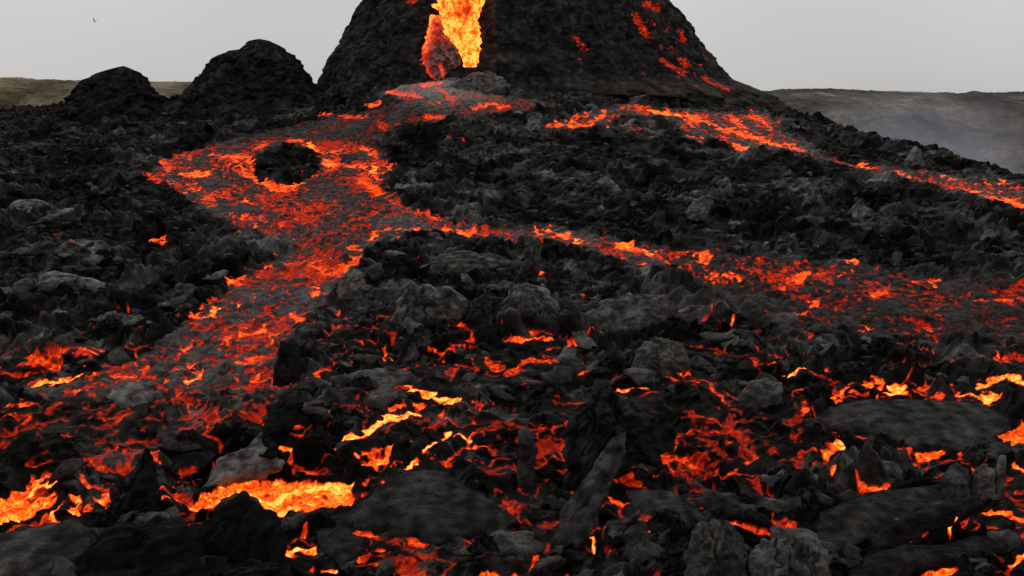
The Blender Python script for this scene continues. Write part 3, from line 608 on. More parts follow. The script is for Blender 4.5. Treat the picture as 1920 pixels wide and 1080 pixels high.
    ('curved_beam', 'thin curved beam of crust across the dark hollow at lower centre', 'lava slab', [(1390, 908), (1420, 928), (1470, 938), (1500, 930), (1504, 942), (1470, 954), (1420, 944), (1386, 922)], 'up', .6, .25, .1, .06, 0, .03),
    ('dark_slab', 'dark slab tilted at the left edge above the left lava pool', 'lava slab', [(-40, 890), (-10, 850), (40, 812), (66, 806), (70, 830), (40, 862), (0, 892)], 'up', 1.0, .5, .2, .02, 30, .06),
]
for r in ROCKS:
    if r[4] == 'lobe': flatten(r[3])
    else:
        yb = max(p[1] for p in r[3])
        flatten([(p[0], max(p[1], yb - 22)) for p in r[3]], 0.6)

# ------------------------------------------------------------------ relief and heat of the sheet
def blur(a, n, axis):
    c = np.cumsum(np.pad(a, [(n, n) if i == axis else (0, 0) for i in range(2)], mode='edge'), axis=axis, dtype=np.float64)
    if axis == 0: b = (c[2 * n:] - c[:-2 * n]) / (2 * n)
    else: b = (c[:, 2 * n:] - c[:, :-2 * n]) / (2 * n)
    return b[:a.shape[0], :a.shape[1]].astype(f32)


def crease(u, v, sd):                                     # rounded folds that meet in sharp creases
    return 1.6 * np.abs(perlin(u, v, sd)) ** 0.8


wx = X + 1.3 * perlin(X / 4.5, Y / 4.5, 11) + 0.45 * perlin(X / 1.3, Y / 1.3, 12)
wy = Y + 1.3 * perlin(X / 4.5, Y / 4.5, 13) + 0.45 * perlin(X / 1.3, Y / 1.3, 14)
far = sst(45, 100, Y)
lod = np.clip(44.0 / Y, 0, 1)                             # the finest folds are left out where they would fall between the points
# plates
a1, b1, h1, dx1, dy1 = voronoi(wx / 2.9, wy / 2.9, 1)
g1 = sst(0.0, 0.34, b1 - a1)
p1 = ((_R1[h1] - .5) * .8 + 2.9 * (dx1 * (_R2[h1] - .5) + dy1 * (_R3[h1] - .5)) * .8) * g1
a2, b2, h2, dx2, dy2 = voronoi(wx / 1.35 + 7, wy / 1.2, 2)
g2 = sst(0.0, 0.4, b2 - a2)
p2 = ((_R1[h2] - .5) * .45 + 1.3 * (dx2 * (_R2[h2] - .5) + dy2 * (_R3[h2] - .5)) * .9) * g2
# folds whose direction wanders from plate to plate
th = (_R3[h1] - .5) * 2.4                                 # one direction per plate, turned about the plate's own middle
ct, st_ = np.cos(th), np.sin(th)
lx_, ly_ = 2.9 * dx1, 2.9 * dy1
ua, va = lx_ * ct + ly_ * st_ + 40 * _R1[h1], -lx_ * st_ + ly_ * ct + 40 * _R2[h1]
va = va + .25 * perlin(X / .8, Y / .8, 28)
fold1 = crease(wx / 3.4 + .2 * wy, wy / 1.4 - .12 * wx, 25)
fold2 = crease(ua / 1.5, va / 0.46, 26) * g1 + .3 * (1 - g1)
fold3 = crease(ua / 1.0 + .4 * fold2, va / 0.23, 27) * g1 + .3 * (1 - g1)
smooth = sst(-0.3, 0.4, perlin(X / 6.0, Y / 6.0, 31) + 0.5 * perlin(X / 2.0, Y / 2.0, 32))
smooth = smooth * (0.5 + 0.5 * _R2[h1])
fine = perlin(X / 0.7, Y / 0.7, 41) + .6 * lod ** 1.5 * perlin(X / .33, Y / .33, 43) + .4 * lod ** 3 * perlin(X / .16, Y / .16, 44)
mound = fbm(X / 8.0, Y / 8.0, 2, 51)
fold4 = crease(wx / .8 + .5 * fold2, wy / .5 + .3 * fold1, 29)
fold3b = crease(ua / 1.3 + .4 * fold2, va / 0.42, 30) * g1 + .3 * (1 - g1)
ph1 = va / (0.75 + .35 * far) + 1.1 * perlin(X / 1.7, Y / 1.4, 131) + .35 * perlin(X / .6, Y / .6, 132)
ph2 = va / (0.34 + .25 * far) + .9 * perlin(X / .9, Y / .8, 133) + .4 * perlin(X / .4, Y / .4, 134)
lip1 = 1 - (ph1 - np.floor(ph1)); lip2 = 1 - (ph2 - np.floor(ph2))     # thin sheets of crust that overlap like shingles
lip1 = lip1 * (.4 + .9 * _R2[(np.floor(ph1).astype(np.int32) * 37 + h1) & 4095]); lip2 = lip2 * (.3 + 1.0 * _R1[(np.floor(ph2).astype(np.int32) * 41 + h1) & 4095])
small = ((0.34 * (lip1 - .4) + 0.15 * (lip2 - .4)) * g1 + 0.15 * lod ** .6 * (fold3 - .5) + 0.14 * sst(48, 80, Y) * (fold3b - .5) + 0.08 * fine + 0.12 * (fold4 - .5))
rock = (0.5 * mound + 0.62 * p1 - 0.34 * (1 - g1) + (0.55 - 0.35 * smooth) * (p2 - 0.22 * (1 - g2))
        + 0.55 * (fold1 - .5) + 0.26 * (fold2 - .5) + 0.12 * (fold4 - .5))
rock = rock * (0.92 + 0.75 * np.clip(perlin(X / 9.0, Y / 11.0, 53), -.6, .6))

# crust noise on the flows, roughly uniform in 0..1
nz = 0.30 * perlin(wx / 1.2, wy / 2.2, 61) + 0.42 * (np.abs(perlin(wx / .9, wy / 1.7, 65)) - .25) * 2 + 0.42 * perlin(X / 0.42, Y / 0.7, 62) + 0.42 * perlin(X / 0.23, Y / 0.4, 63) + 0.50 * perlin(X / 3.6, Y / 6.0, 64)
order = np.sort(nz[::7, ::7].ravel())
nz = np.interp(nz, order, np.linspace(0, 1, len(order))).astype(f32)
# red cracks between the near plates
crk = np.maximum((1 - sst(0.02, 0.12, b1 - a1)) * sst(-.2, .25, perlin(X / 3.1, Y / 3.1, 66)), (1 - sst(0.02, 0.10, b2 - a2)) * .9 * sst(.05, .4, perlin(X / 2.3, Y / 2.3, 67))) * sst(68, 52, Y) * (1 - FLAT)
TMP = np.where(crk * .85 > LEV, .38 + .24 * _R2[h2], TMP)
LEV = np.maximum(LEV, crk * .85).astype(f32)
low = np.clip(rock / 0.7, -1, 1) * (1 - FLAT)            # melt lies in the hollows, the high crust stays dark
thr = nz * 0.96 + np.where(REG == 0, .42, np.where((REG > 3) & (REG != R_ISLE), .14, .05)) * low + np.where((REG == 0) & (LEV < .6), .10, 0)
hot = sst(0.0, 0.26, LEV - thr)
# lumps of skin afloat in the pools
c1, c2, hc, _, _ = voronoi(X / 0.34 + 0.5 * perlin(X / .5, Y / .5, 71), Y / 0.42, 9)
skin = sst(0.05, 0.45, c2 - c1) * (0.25 + 0.75 * _R3[hc])
var = fbm(X / 0.7, Y / 0.9, 3, 75)
heat = hot * np.clip(TMP * np.where((REG >= 1) & (REG <= 3), .88, 1.0) * (1.0 + 0.16 * var) - 0.30 * skin * (1.25 - TMP) * (1 - far * .5) + 0.05, 0.2, 1.0)
heat = heat + np.where((REG >= 1) & (REG <= 3), np.where(REG == 2, .21, .27), .17) * sst(0.05, 0.5, LEV) * (1 - hot) * sst(0.62, 0.2, thr) * (LEV > .04)
heat = np.where(LEV > 0.02, heat * (1 - sst(.02, .25, ISLE)), 0).astype(f32)

river = ((REG >= 1) & (REG <= 3)).astype(f32) * (1 - ISLE)
river_s = blur(blur(river, 5, 0), 6, 1)
pool = sst(0.55, 0.95, LEV) * (1 - 0.6 * river)
pool_s = blur(blur(pool, 7, 0), 5, 1)
front = np.zeros_like(pool_s)                             # the ground just in front of a pool stays low enough to look over
front[:-14] = pool_s[14:]
warm = sst(.08, .3, blur(blur(LEV * (1 - river), 9, 0), 9, 1))
calm = np.clip(np.maximum(np.maximum(pool_s, 0.8 * front) * 1.3, .95 * warm), 0, 1)
amp = (1 - 0.75 * river_s) * (1 - 0.85 * calm) * (1 - 0.9 * FLAT) * (1 + .05 * ISLE)
amp2 = (1 - 0.6 * river_s) * (1 - 0.45 * calm) * (1 - 0.9 * FLAT)
H = (rock * amp + small * amp2 + .25 * ISLE).astype(f32)
H += river_s * (-0.10 + 0.16 * (1 - hot) * nz + 0.05 * fine)
H += -0.22 * pool_s + 0.10 * (1 - FLAT) * pool_s * (skin - 0.5)
H -= 0.06 * FLAT
rim = np.clip(blur(blur(pool, 14, 0), 12, 1) - pool_s, 0, 1)
H += 0.5 * rim * (1 - FLAT)
edge = np.clip(blur(blur(river, 18, 0), 20, 1) * (1 - river_s), 0, 1)
H += 0.9 * edge * (1 - calm) * (0.6 + 0.6 * p2)
def soft(a, it):
    for _ in range(it):
        a = np.concatenate([a[:1], .25 * a[:-2] + .5 * a[1:-1] + .25 * a[2:], a[-1:]], 0)
    return a


H = soft(H, 2)
lean = amp * (0.8 * soft(p1 * .8 + .5 * (fold1 - .5), 2) + 1.1 * soft((fold2 - .5) * .35 + p2 * .5, 2)) + amp2 * 1.0 * soft(small, 1)
XF = (X + 0.5 * amp * soft(p2 * .6 + .3 * (fold2 - .5), 2) * np.sin(th * 2) * g1).astype(f32)
YF = (Y - np.clip(lean, -.7, 1.1)).astype(f32)             # the crests lean downhill, towards the viewer's side
YF[:2] = Y[:2]; YF[-2:] = Y[-2:]
ZF = (Z0 + H).astype(f32)

ALB = 0.005 + 0.075 * smooth * (0.10 + 1.1 * _R1[h1] ** 1.5) * (.3 + 1.1 * _R2[h2] ** 1.5) + 0.022 * _R3[h2] ** 3 + 0.006 * np.clip(mound, -1, 1)
streak = sst(.15, .7, perlin(ua / 1.6, va / np.where(Y > 60, .34, .20), 121) + .4 * perlin(X / 1.5, Y / 1.5, 122)) * (.3 + .7 * smooth)   # light grey highlight wisps along the folds, painted into the albedo
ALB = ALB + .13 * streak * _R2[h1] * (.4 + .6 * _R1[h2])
ALB = np.where(river > 0, 0.022 + 0.042 * nz ** 1.5, ALB)
ALB = np.clip(.66 * ALB * (1 - 0.35 * (X < -10) * far), 0.003, 0.14).astype(f32)
brown = np.exp(-((PX - 840) / 130.0) ** 2 - ((PY - 165) / 22.0) ** 2)
ALB = ALB * (1 - .5 * warm * (1 - river)) * (1 - .45 * river * (PX > 1250) * (PY > 440))
ALB = np.clip(ALB + 0.075 * brown, 0, .2).astype(f32)

idx = (np.arange(NR * NC).reshape(NR, NC)).astype(np.int32)
FC = np.stack([idx[:-1, :-1], idx[:-1, 1:], idx[1:, 1:], idx[1:, :-1]], -1).reshape(-1, 4)
VV = np.stack([XF, YF, ZF], -1).reshape(-1, 3)
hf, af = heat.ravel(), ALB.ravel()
fh = hf[FC].max(1)
fr = REG.ravel()[FC].max(1)
is_pool = (fr > 3) & (fr != R_ISLE)
fr = np.where(is_pool & (fh < 0.12), 0, fr)
def pieces(F_):
    """connected pieces of a face set, as lists of face rows, largest first"""
    at_v = {}
    for i, f in enumerate(F_):
        for v in f: at_v.setdefault(int(v), []).append(i)
    seen = np.zeros(len(F_), bool); out = []
    for i in range(len(F_)):
        if seen[i]: continue
        st = [i]; seen[i] = True; got = []
        while st:
            j = st.pop(); got.append(j)
            for v in F_[j]:
                for m in at_v[int(v)]:
                    if not seen[m]: seen[m] = True; st.append(m)
        out.append(got)
    return sorted(out, key=len, reverse=True)


for k in range(4, len(REGIONS) + 1):                      # stray specks belong to the field, real openings stay
    if k == R_ISLE: continue
    rows = np.where(fr == k)[0]
    if not len(rows): continue
    ps = pieces(FC[rows])
    for p in ps[1:]:
        if len(p) < .12 * len(ps[0]): fr[rows[p]] = 0
for k in range(0, len(REGIONS) + 1):
    sel = FC[fr == k]
    if not len(sel): continue
    used, inv = np.unique(sel, return_inverse=True)
    sel = inv.reshape(sel.shape).astype(np.int32)
    v = VV[used]; h_ = hf[used]; a_ = af[used]
    mi = (h_[sel].max(1) > 0.03).astype(np.int32)
    if k == 0:
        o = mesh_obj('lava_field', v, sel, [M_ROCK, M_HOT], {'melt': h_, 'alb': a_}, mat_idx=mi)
        tag(o, 'black and grey cooled lava field broken into folded crust and rubble', None, None, 'structure')
    else:
        nm, lb, ct_, kd, gp = REGIONS[k - 1]
        ps = pieces(sel) if k > 3 and k != R_ISLE else [0]
        if len(ps) > 1:                                   # several openings in one patch: parts of one thing
            root = bpy.data.objects.new(nm, None); COL.objects.link(root)
            root.location = [float(q) for q in v.mean(0)]
            tag(root, lb, ct_, gp, kd)
            for p in ps:
                uu, iv = np.unique(sel[p], return_inverse=True)
                mesh_obj('lava_opening', v[uu] - v.mean(0), iv.reshape(-1, 4), [M_ROCK, M_HOT], {'melt': h_[uu], 'alb': a_[uu]}, parent=root, mat_idx=mi[p])
            continue
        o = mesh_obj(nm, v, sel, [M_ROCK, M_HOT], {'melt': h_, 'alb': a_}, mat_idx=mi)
        tag(o, lb, ct_, gp, kd)
        origin_to(o, v.mean(0))


def ground_z(x, y):
    """height of the finished sheet"""
    u = np.searchsorted(US, x / y * F + PX0)
    r = np.interp(y, DS, np.arange(NR))
    i, j = int(np.clip(r, 0, NR - 2)), int(np.clip(u, 0, NC - 2))
    return float(ZF[i, j])


def local(arr, x, y):
    u = np.searchsorted(US, x / y * F + PX0)
    r = np.interp(y, DS, np.arange(NR))
    return arr[int(np.clip(r, 0, NR - 1)), int(np.clip(u, 0, NC - 1))]


# ------------------------------------------------------------------ slabs
def resample(pts, n):
    p = np.array(pts, float)
    q = np.vstack([p, p[:1]])
    s = np.r_[0, np.cumsum(np.hypot(*np.diff(q, axis=0).T))]
    t = np.linspace(0, s[-1], n, endpoint=False)
    return np.stack([np.interp(t, s, q[:, 0]), np.interp(t, s, q[:, 1])], 1)


def slab_mesh(P2, thick, bulge, rope_deg, rope_amp, seed, rings=9, fan=None):
    """P2: outline (n,2) in the slab's own plane, metres. Returns points (plane x, plane y, out) and triangles/quads."""
    n = len(P2)
    c = P2.mean(0)
    rr = np.hypot(*(P2 - c).T).mean()
    rag = 1 + 0.13 * perlin(P2[:, 0] / (rr * .4) + seed * 3.1, P2[:, 1] / (rr * .4), 81) + 0.06 * perlin(P2[:, 0] / (rr * .14), P2[:, 1] / (rr * .14) + seed, 82) + 0.025 * perlin(P2[:, 0] / (rr * .06), P2[:, 1] / (rr * .06) + seed, 83)
    PS = P2
    P2 = c + (P2 - c) * rag[:, None]
    V = []
    ca, sa = math.cos(math.radians(rope_deg)), math.sin(math.radians(rope_deg))

    def relief(q):
        x, y = q[:, 0] + seed * 5.3, q[:, 1]
        al, ac = x * ca + y * sa, -x * sa + y * ca
        w = 0.25 * rr
        if fan is not None:
            al = np.hypot(q[:, 0] - fan[0], q[:, 1] - fan[1])
            ac = np.arctan2(q[:, 0] - fan[0], fan[1] - q[:, 1]) * rr * 1.1 + .12 * rr * perlin(x / w, y / w, 91)
            d = rope_amp * 1.6 * crease(al / (rr * 3.0), ac / (.05 + .17 * rr), 92 + seed)
            d = d + rope_amp * .7 * crease(al / (rr * 2.0), ac / (.03 + .07 * rr), 93)
            return d + .4 * rope_amp * fbm(x / (rr * .5), y / (rr * .5), 2, 94) - rope_amp
        ac = ac + 0.3 * w * perlin(x / w, y / w, 91)
        ac = ac + 0.10 * perlin(x / .35, y / .35, 95)
        d = rope_amp * 1.3 * crease(al / (rr * 1.6), ac / (0.22 + rr * .2), 92)
        d = d + rope_amp * .55 * crease(al / (rr * .9), ac / (0.12 + rr * .08), 93)
        d = d + 1.0 * rope_amp * fbm(x / (rr * .7), y / (rr * .7), 3, 94)
        return d - rope_amp
    for k in range(rings + 1):
        s = 1 - k / (rings + 0.6)
        q = c + (PS + (P2 - PS) * s ** 6 - c) * s
        e = min(1.0, k / 2.0)
        z = bulge * (1 - s ** 2.2) - .12 * min(1, rr) * s ** 8 + relief(q) * (0.2 + 0.8 * e)
        V.append(np.c_[q, z])
    nf = rings + 1
    back = 3
    for k in range(back):
        s = (1.0, 0.8, 0.35)[k]
        q = c + (P2 - c) * (s * 0.97)
        z = -thick * (0.55, 1.0, 1.1)[k] + 0.5 * relief(q + 3.3)
        V.append(np.c_[q, z])
    V = np.vstack(V)
    I = lambda r, i: r * n + (i % n)
    Fq = []
    i = np.arange(n)
    for k in range(nf - 1):
        Fq.append(np.c_[k * n + i, k * n + (i + 1) % n, (k + 1) * n + (i + 1) % n, (k + 1) * n + i])
    b0 = nf * n
    Fq.append(np.c_[b0 + i, b0 + (i + 1) % n, (i + 1) % n, i])
    for k in range(back - 1):
        Fq.append(np.c_[b0 + (k + 1) * n + i, b0 + (k + 1) * n + (i + 1) % n, b0 + k * n + (i + 1) % n, b0 + k * n + i])
    # caps: fold the last ring onto its centre
    m = len(V)
    V = np.vstack([V, V[(nf - 1) * n:nf * n].mean(0), V[-n:].mean(0)])
    k = nf - 1
    Fq.append(np.c_[k * n + i, k * n + (i + 1) % n, np.full(n, m), np.full(n, m)])
    k = nf + back - 1
    Fq.append(np.c_[k * n + (i + 1) % n, k * n + i, np.full(n, m + 1), np.full(n, m + 1)])
    return V, np.vstack(Fq)


def tris(Fq):
    T = [Fq[:, :3]]
    q = Fq[Fq[:, 2] != Fq[:, 3]]
    T.append(q[:, [0, 2, 3]])
    return np.vstack(T)


FANS = {'folded_mound': (.2, 1.5), 'draped_rock': (-.2, 1.35), 'fan_slab': (1.1, 1.2), 'folded_rock': (-.5, 1.6), 'grey_block': (.3, 1.5)}
for si, r in enumerate(ROCKS):
    nm, lb, cat, outl, mode, lean, thick, bulge, alb, rdeg, ramp = r[:11]
    alb *= .56; ramp *= 1.35
    hotr = r[11] if len(r) > 11 else 0
    o2 = resample(outl, 140)
    if mode == 'lobe':
        pts = np.array([at(p[0], p[1]) for p in o2])
        c = pts.mean(0)
        # plane through the ground here, long side kept in true metres
        tz = float(z0(c[0], c[1] + 1) - z0(c[0], c[1] - 1)) / 2
        ex = np.array([1, 0, 0.0]); ey = np.array([0, 1, tz]) / math.hypot(1, tz)
        ez = np.cross(ex, ey)
        P2 = np.c_[(pts - c) @ ex, (pts - c) @ ey]
        V, Fq = slab_mesh(P2, thick, bulge, rdeg, ramp, si + 1, rings=20)
        org = c + np.array([0, 0, 0.02])
    else:
        k = int(np.argmax(o2[:, 1]))
        cx = o2[:, 0].mean()
        bx, by, bz = at(cx, o2[k, 1])
        bz0 = bz
        ey = np.array([0, lean, 1.0]); ey /= np.linalg.norm(ey)
        ex = np.array([1, 0, 0.0]); ez = np.cross(ex, ey)
        P2 = []
        for p in o2:
            kk = (p[1] - HOR) / F
            z = (CAMZ - kk * (by - lean * bz)) / (1 + kk * lean)
            d = by + lean * (z - bz)
            x = (p[0] - PX0) / F * d
            P2.append((x - bx, (z - bz) * math.hypot(1, lean)))
        P2 = np.array(P2)
        low = P2[:, 1] < 0.25 * P2[:, 1].max()
        P2[low, 1] -= 0.22                                 # the foot goes into the ground
        fan = FANS.get(nm)
        if fan: fan = (fan[0] * np.ptp(P2[:, 0]) / 2, fan[1] * P2[:, 1].max())
        V, Fq = slab_mesh(P2, thick, bulge, rdeg, ramp, si + 1, rings=22, fan=fan)
        org = np.array([bx, by + 0.02, bz])
    W = org + V[:, :1] * ex + V[:, 1:2] * ey + V[:, 2:3] * ez
    T = tris(Fq)
    av = np.full(len(W), alb) * (1 + 0.5 * perlin(W[:, 0] * 1.3, W[:, 2] * 2.0 + si, 97) + .6 * perlin(W[:, 0] * 2.5, W[:, 2] * 5.0 + W[:, 1] + si, 96))
    at_ = {'alb': np.clip(av, 0.006, .3)}
    mt = M_ROCK
    if hotr:
        hv = (hotr * sst(0.6, -0.4, fbm(W[:, 0] * 1.6, W[:, 2] * 2.6, 3, 98)) + 0.14) * sst(1.0, .45, (W[:, 2] - W[:, 2].min()) / np.ptp(W[:, 2]))
        at_['melt'] = hv; mt = M_HOT
    o = mesh_obj(nm, W, T, mt, at_)
    origin_to(o, org)
    tag(o, lb, cat)

# loose slabs and clinker blocks scattered over the crust: every one a thing
rnd = random.Random(5)
KINDS = [
    ('loose_slab', 'small dark slab of broken crust tilted among the rubble', 'lava slab', 'loose dark slabs on the lava field', .026),
    ('curled_plate', 'small grey curled plate of cooled crust on the rubble', 'crust plate', 'curled grey plates on the lava field', .05),
    ('clinker_block', 'small jagged black clinker block on the lava field', 'lava rock', 'black clinker blocks on the lava field', .014),
]
protos = []
for ki, (nm, lb, cat, gp, alb) in enumerate(KINDS):
    for v in range(7):
        n = 20
        a = np.linspace(0, 2 * math.pi, n, endpoint=False)
        el = rnd.uniform(0.45, 0.8)
        rad = 0.5 * (1 + 0.22 * np.array([rnd.uniform(-1, 1) for _ in range(n)]))
        P2 = np.c_[np.cos(a) * rad, np.sin(a) * rad * el]
        th_ = (.14, .10, .45)[ki]
        V, Fq = slab_mesh(P2, th_, (.10, .16, .25)[ki], rnd.uniform(0, 180), (.05, .07, .10)[ki], 50 + ki * 10 + v, rings=6)
        cur = rnd.uniform(-.7, .9) if ki < 2 else rnd.uniform(-.3, .3)
        V[:, 2] += cur * V[:, 0] ** 2
        if ki == 2:
            V += 0.07 * _rng.standard_normal(V.shape)
        me_o = mesh_obj(nm, V, tris(Fq), M_ROCK, {'alb': alb * (1 + .35 * perlin(V[:, 0] * 4, V[:, 1] * 4 + v, 99))})
        protos.append((ki, me_o))
by_kind = [[p for k, p in protos if k == q] for q in range(3)]
used = set()
count = 0
tries = 0
while count < 270 and tries < 6000:
    tries += 1
    px = rnd.uniform(-40, 1960)
    py = 470 + 640 * rnd.random() ** 1.0
    x, y, z = at(px, py)
    if local(heat, x, y) > 0.06 or local(calm, x, y) > 0.25 or local(FLAT, x, y) > 0.1 or local(river_s, x, y) > 0.15: continue
    ki = rnd.choices([0, 1, 2], [.42, .26, .32])[0]
    src = rnd.choice(by_kind[ki])
    if src.name in used:
        o = src.copy(); COL.objects.link(o)
    else:
        o = src; used.add(src.name)
    s = rnd.uniform(.55, 1.5) * (1.35 if rnd.random() < .15 else 1.0) * (0.75 + 0.35 * (y / 50.0))
    if ki == 2: s *= .75
    o.scale = (s * rnd.uniform(.8, 1.3), s, s)
    tl = rnd.uniform(-.2, 1.0)
    o.rotation_euler = (tl, rnd.uniform(-.5, .5), rnd.uniform(-1.2, 1.2))
    o.location = (x, y, ground_z(x, y) + .10 * s)
    nm, _, cat, _, _ = KINDS[ki]
    qx, qy = px, py
    if qy > 900: zone = 'among the nearest lava pools at the bottom' + (' left' if qx < 640 else ' middle' if qx < 1280 else ' right')
    elif qy > 745: zone = 'among the foreground lava pools ' + ('on the left' if qx < 640 else 'in the middle' if qx < 1280 else 'on the right')
    elif qx < 420: zone = 'in the dark rubble left of the lava river'
    elif qx < 1050: zone = 'in the folded field between the two lava rivers'
    else: zone = 'below the narrow lava river on the right'
    what = ('small dark tilted slab', 'small grey curled plate', 'small jagged black block')[ki]
    tag(o, what + ' ' + zone, cat, what.replace('slab', 'slabs').replace('plate', 'plates').replace('block', 'blocks') + ' ' + zone)
    count += 1
for ki, p in protos:
    if p.name not in used: bpy.data.objects.remove(p)

# rubble too small to pick apart
def rubble(name, label, n, place, smin, smax, alb, seed, amp=.28):
    rg = np.random.default_rng(seed)
    import bmesh
    bm = bmesh.new(); bmesh.ops.create_icosphere(bm, subdivisions=1, radius=1)
    bv = np.array([v.co[:] for v in bm.verts]); bf = np.array([[v.index for v in f.verts] for f in bm.faces]); bm.free()
    VS, FS, AS = [], [], []
    k = 0
    while k < n:
        p = place(rg)
        if p is None: continue
        x, y, z = p
        s = smin + (smax - smin) * rg.random() ** 2.2
        v = bv * (1 + amp * rg.standard_normal((len(bv), 1))) * s * np.array([rg.uniform(.7, 1.5), rg.uniform(.5, 1.0), rg.uniform(.25, .75)])
        A = rg.uniform(0, 6.28); B = rg.uniform(-.6, .9)
        ca, sa, cb, sb = math.cos(A), math.sin(A), math.cos(B), math.sin(B)
        v = v @ np.array([[1, 0, 0], [0, cb, sb], [0, -sb, cb]]) @ np.array([[ca, sa, 0], [-sa, ca, 0], [0, 0, 1]])
        VS.append(v + np.array([x, y, z + s * .12])); FS.append(bf + k * len(bv))
        AS.append(np.full(len(bv), alb * rg.uniform(.4, 1.8)))
        k += 1
    o = mesh_obj(name, np.vstack(VS), np.vstack(FS), M_ROCK, {'alb': np.concatenate(AS)}, smooth=False)
    tag(o, label, None, None, 'stuff')


def place_field(rg):
    px = rg.uniform(-300, 2220)
    r = min(NR - 2, int(NR * rg.random() ** 0.9))
    c = int(np.clip(np.searchsorted(US, px), 0, NC - 1))
    if LEV[r, c] > .12 or calm[r, c] > .15 or FLAT[r, c] > .05 or river_s[r, c] > .1: return None
    if smooth[r, c] > .45 and rg.random() < .8: return None
    return float(X[r, c]), float(Y[r, c]), float(ZF[r, c])


rubble('lava_rubble', 'fine black clinker rubble strewn over the cooled lava field', 7000, place_field, .07, .45, .018, 3)

# ------------------------------------------------------------------ the big cone
CY = 168.0
MP = CY / F
prof = [(-95, 742, 1148), (-50, 716, 1196), (0, 690, 1240), (50, 662, 1284), (100, 636, 1318), (150, 611, 1362), (175, 600, 1398), (200, 588, 1432), (240, 570, 1470), (330, 540, 1540)]
pz = np.array([CAMZ - (p[0] - HOR) * MP for p in prof])[::-1]
pxc = np.array([((p[1] + p[2]) / 2 - PX0) * MP for p in prof])[::-1]
pr = np.array([(p[2] - p[1]) / 2 * MP for p in prof])[::-1]
nth, nz_ = 900, 300
# angle runs finer on the side towards the camera
tt = np.linspace(-math.pi, math.pi, nth, endpoint=False)
TH = tt + 0.45 * np.sin(tt)                               # 0 = straight at the camera
zz = np.linspace(pz[0], pz[-1], nz_)
THg, ZZ = np.meshgrid(TH, zz)
RR = np.interp(ZZ, pz, pr)
XC = np.interp(ZZ, pz, pxc)
arc = THg * 26.0
nb = fbm(arc / 2.2, ZZ / 2.2, 3, 101)
blk = voronoi(arc / 0.85 + .5 * perlin(arc, ZZ, 103), ZZ / 0.7, 104)
lump = (0.35 - blk[0]) * 1.0
blk2 = voronoi(arc / .42 + .5 * perlin(arc / .6, ZZ / .6, 106), ZZ / .42, 107)
RR = RR + 0.6 * fbm(arc / 6.0, ZZ / 7.0, 2, 102) + 0.45 * nb + 0.18 * lump + 0.30 * (.4 - blk2[0]) * (.4 + _R1[blk2[2]]) + 0.8 * perlin(arc / 2.6, ZZ / 12.0, 108) + 0.4 * perlin(arc / 1.0, ZZ / 5.0, 109)
PXC = PX0 + (XC + RR * np.sin(THg)) / (CY - RR * np.cos(THg)) * F
PYC_ = HOR + (CAMZ - ZZ) / (CY - RR * np.cos(THg)) * F
front_c = np.cos(THg) > 0
# channel for the lava fall, and the brown shelf round the right foot
notch = np.exp(-((PXC - 858) / 62.0) ** 4) * front_c * sst(150, 110, PYC_)
RR = RR - 1.7 * notch
shelf = sst(0.05, 0.35, THg) * sst(2.2, 1.9, THg)
RR = RR + 2.4 * shelf * sst(17.2, 14.6, ZZ + .6 * nb) * sst(0, .9, ZZ - (13.6 - 7 * sst(.45, 1.0, THg))) * (1 + .25 * nb)
# embers rolling down
em = np.zeros(RR.shape)
_er = random.Random(8)
EMB = []
for _ in range(60):
    t_ = _er.random() ** .8
    EMB.append((_er.uniform(.55, .9), _er.uniform(1.5, 3.5), [(1175 + 165 * t_ + _er.gauss(0, 22), -10 + 180 * t_ + _er.gauss(0, 14))]))
for _ in range(8):
    EMB.append((_er.uniform(.5, .8), _er.uniform(1.5, 3), [(1088 + _er.gauss(0, 12), 95 + _er.gauss(0, 22))]))
for L, r, pts in [(1, 7, [(1190, 30), (1200, 48), (1212, 65)]), (.8, 6, [(1205, 60), (1220, 72)]), (.9, 8, [(1212, 8), (1232, 15)]), (.8, 7, [(1080, 72), (1098, 92)]), (.7, 5, [(1085, 112)]), (.9, 5, [(1240, 112), (1262, 126), (1278, 138)]), (.9, 8, [(1268, 130), (1282, 136)]),
                  (.85, 6, [(1275, 60), (1282, 75)]), (.9, 7, [(1278, 112), (1290, 122)]), (1, 8, [(1322, 150), (1338, 165)]), (.7, 6, [(1206, 140)]), (1, 8, [(770, 2), (778, -6)]), (.5, 5, [(1130, 32)]), (.6, 4, [(1225, 45)]), (.7, 4, [(1250, 55)]), (.7, 5, [(1240, 88)])] + EMB:
    d = seg_dist(PXC, PYC_, pts)
    em = np.maximum(em, L * (1 - sst(r * .3, r * 1.9, d)) * front_c)
eh = sst(0.0, .3, em * .95 - .9 * np.interp(fbm(arc / .55, ZZ / .45, 3, 111, .7), [-.8, .8], [0, 1])) * (.47 + .2 * fbm(arc / .5, ZZ / .5, 2, 113))
cxv = XC + RR * np.sin(THg)
cyv = CY - RR * np.cos(THg)
calb = 0.007 + 0.005 * nb + 0.009 * _R1[blk[2]] * _R2[blk2[2]] + .012 * _R3[blk2[2]] ** 2
calb = np.where(shelf * sst(16.6, 15.2, ZZ + .6 * nb) > .4, 0.013 + .005 * nb + .008 * _R2[blk2[2]], calb)
V = np.stack([cxv, cyv, ZZ], -1).reshape(-1, 3)
ii = np.arange(nth * nz_).reshape(nz_, nth)
jj = np.roll(ii, -1, 1)
CF = np.stack([ii[:-1], jj[:-1], jj[1:], ii[1:]], -1).reshape(-1, 4)
cone = bpy.data.objects.new('volcanic_cone', None)
cone.location = (float(pxc[0]), CY, 12.0)
COL.objects.link(cone)
tag(cone, 'huge black spatter cone with a lava fall pouring down its front', 'volcano')


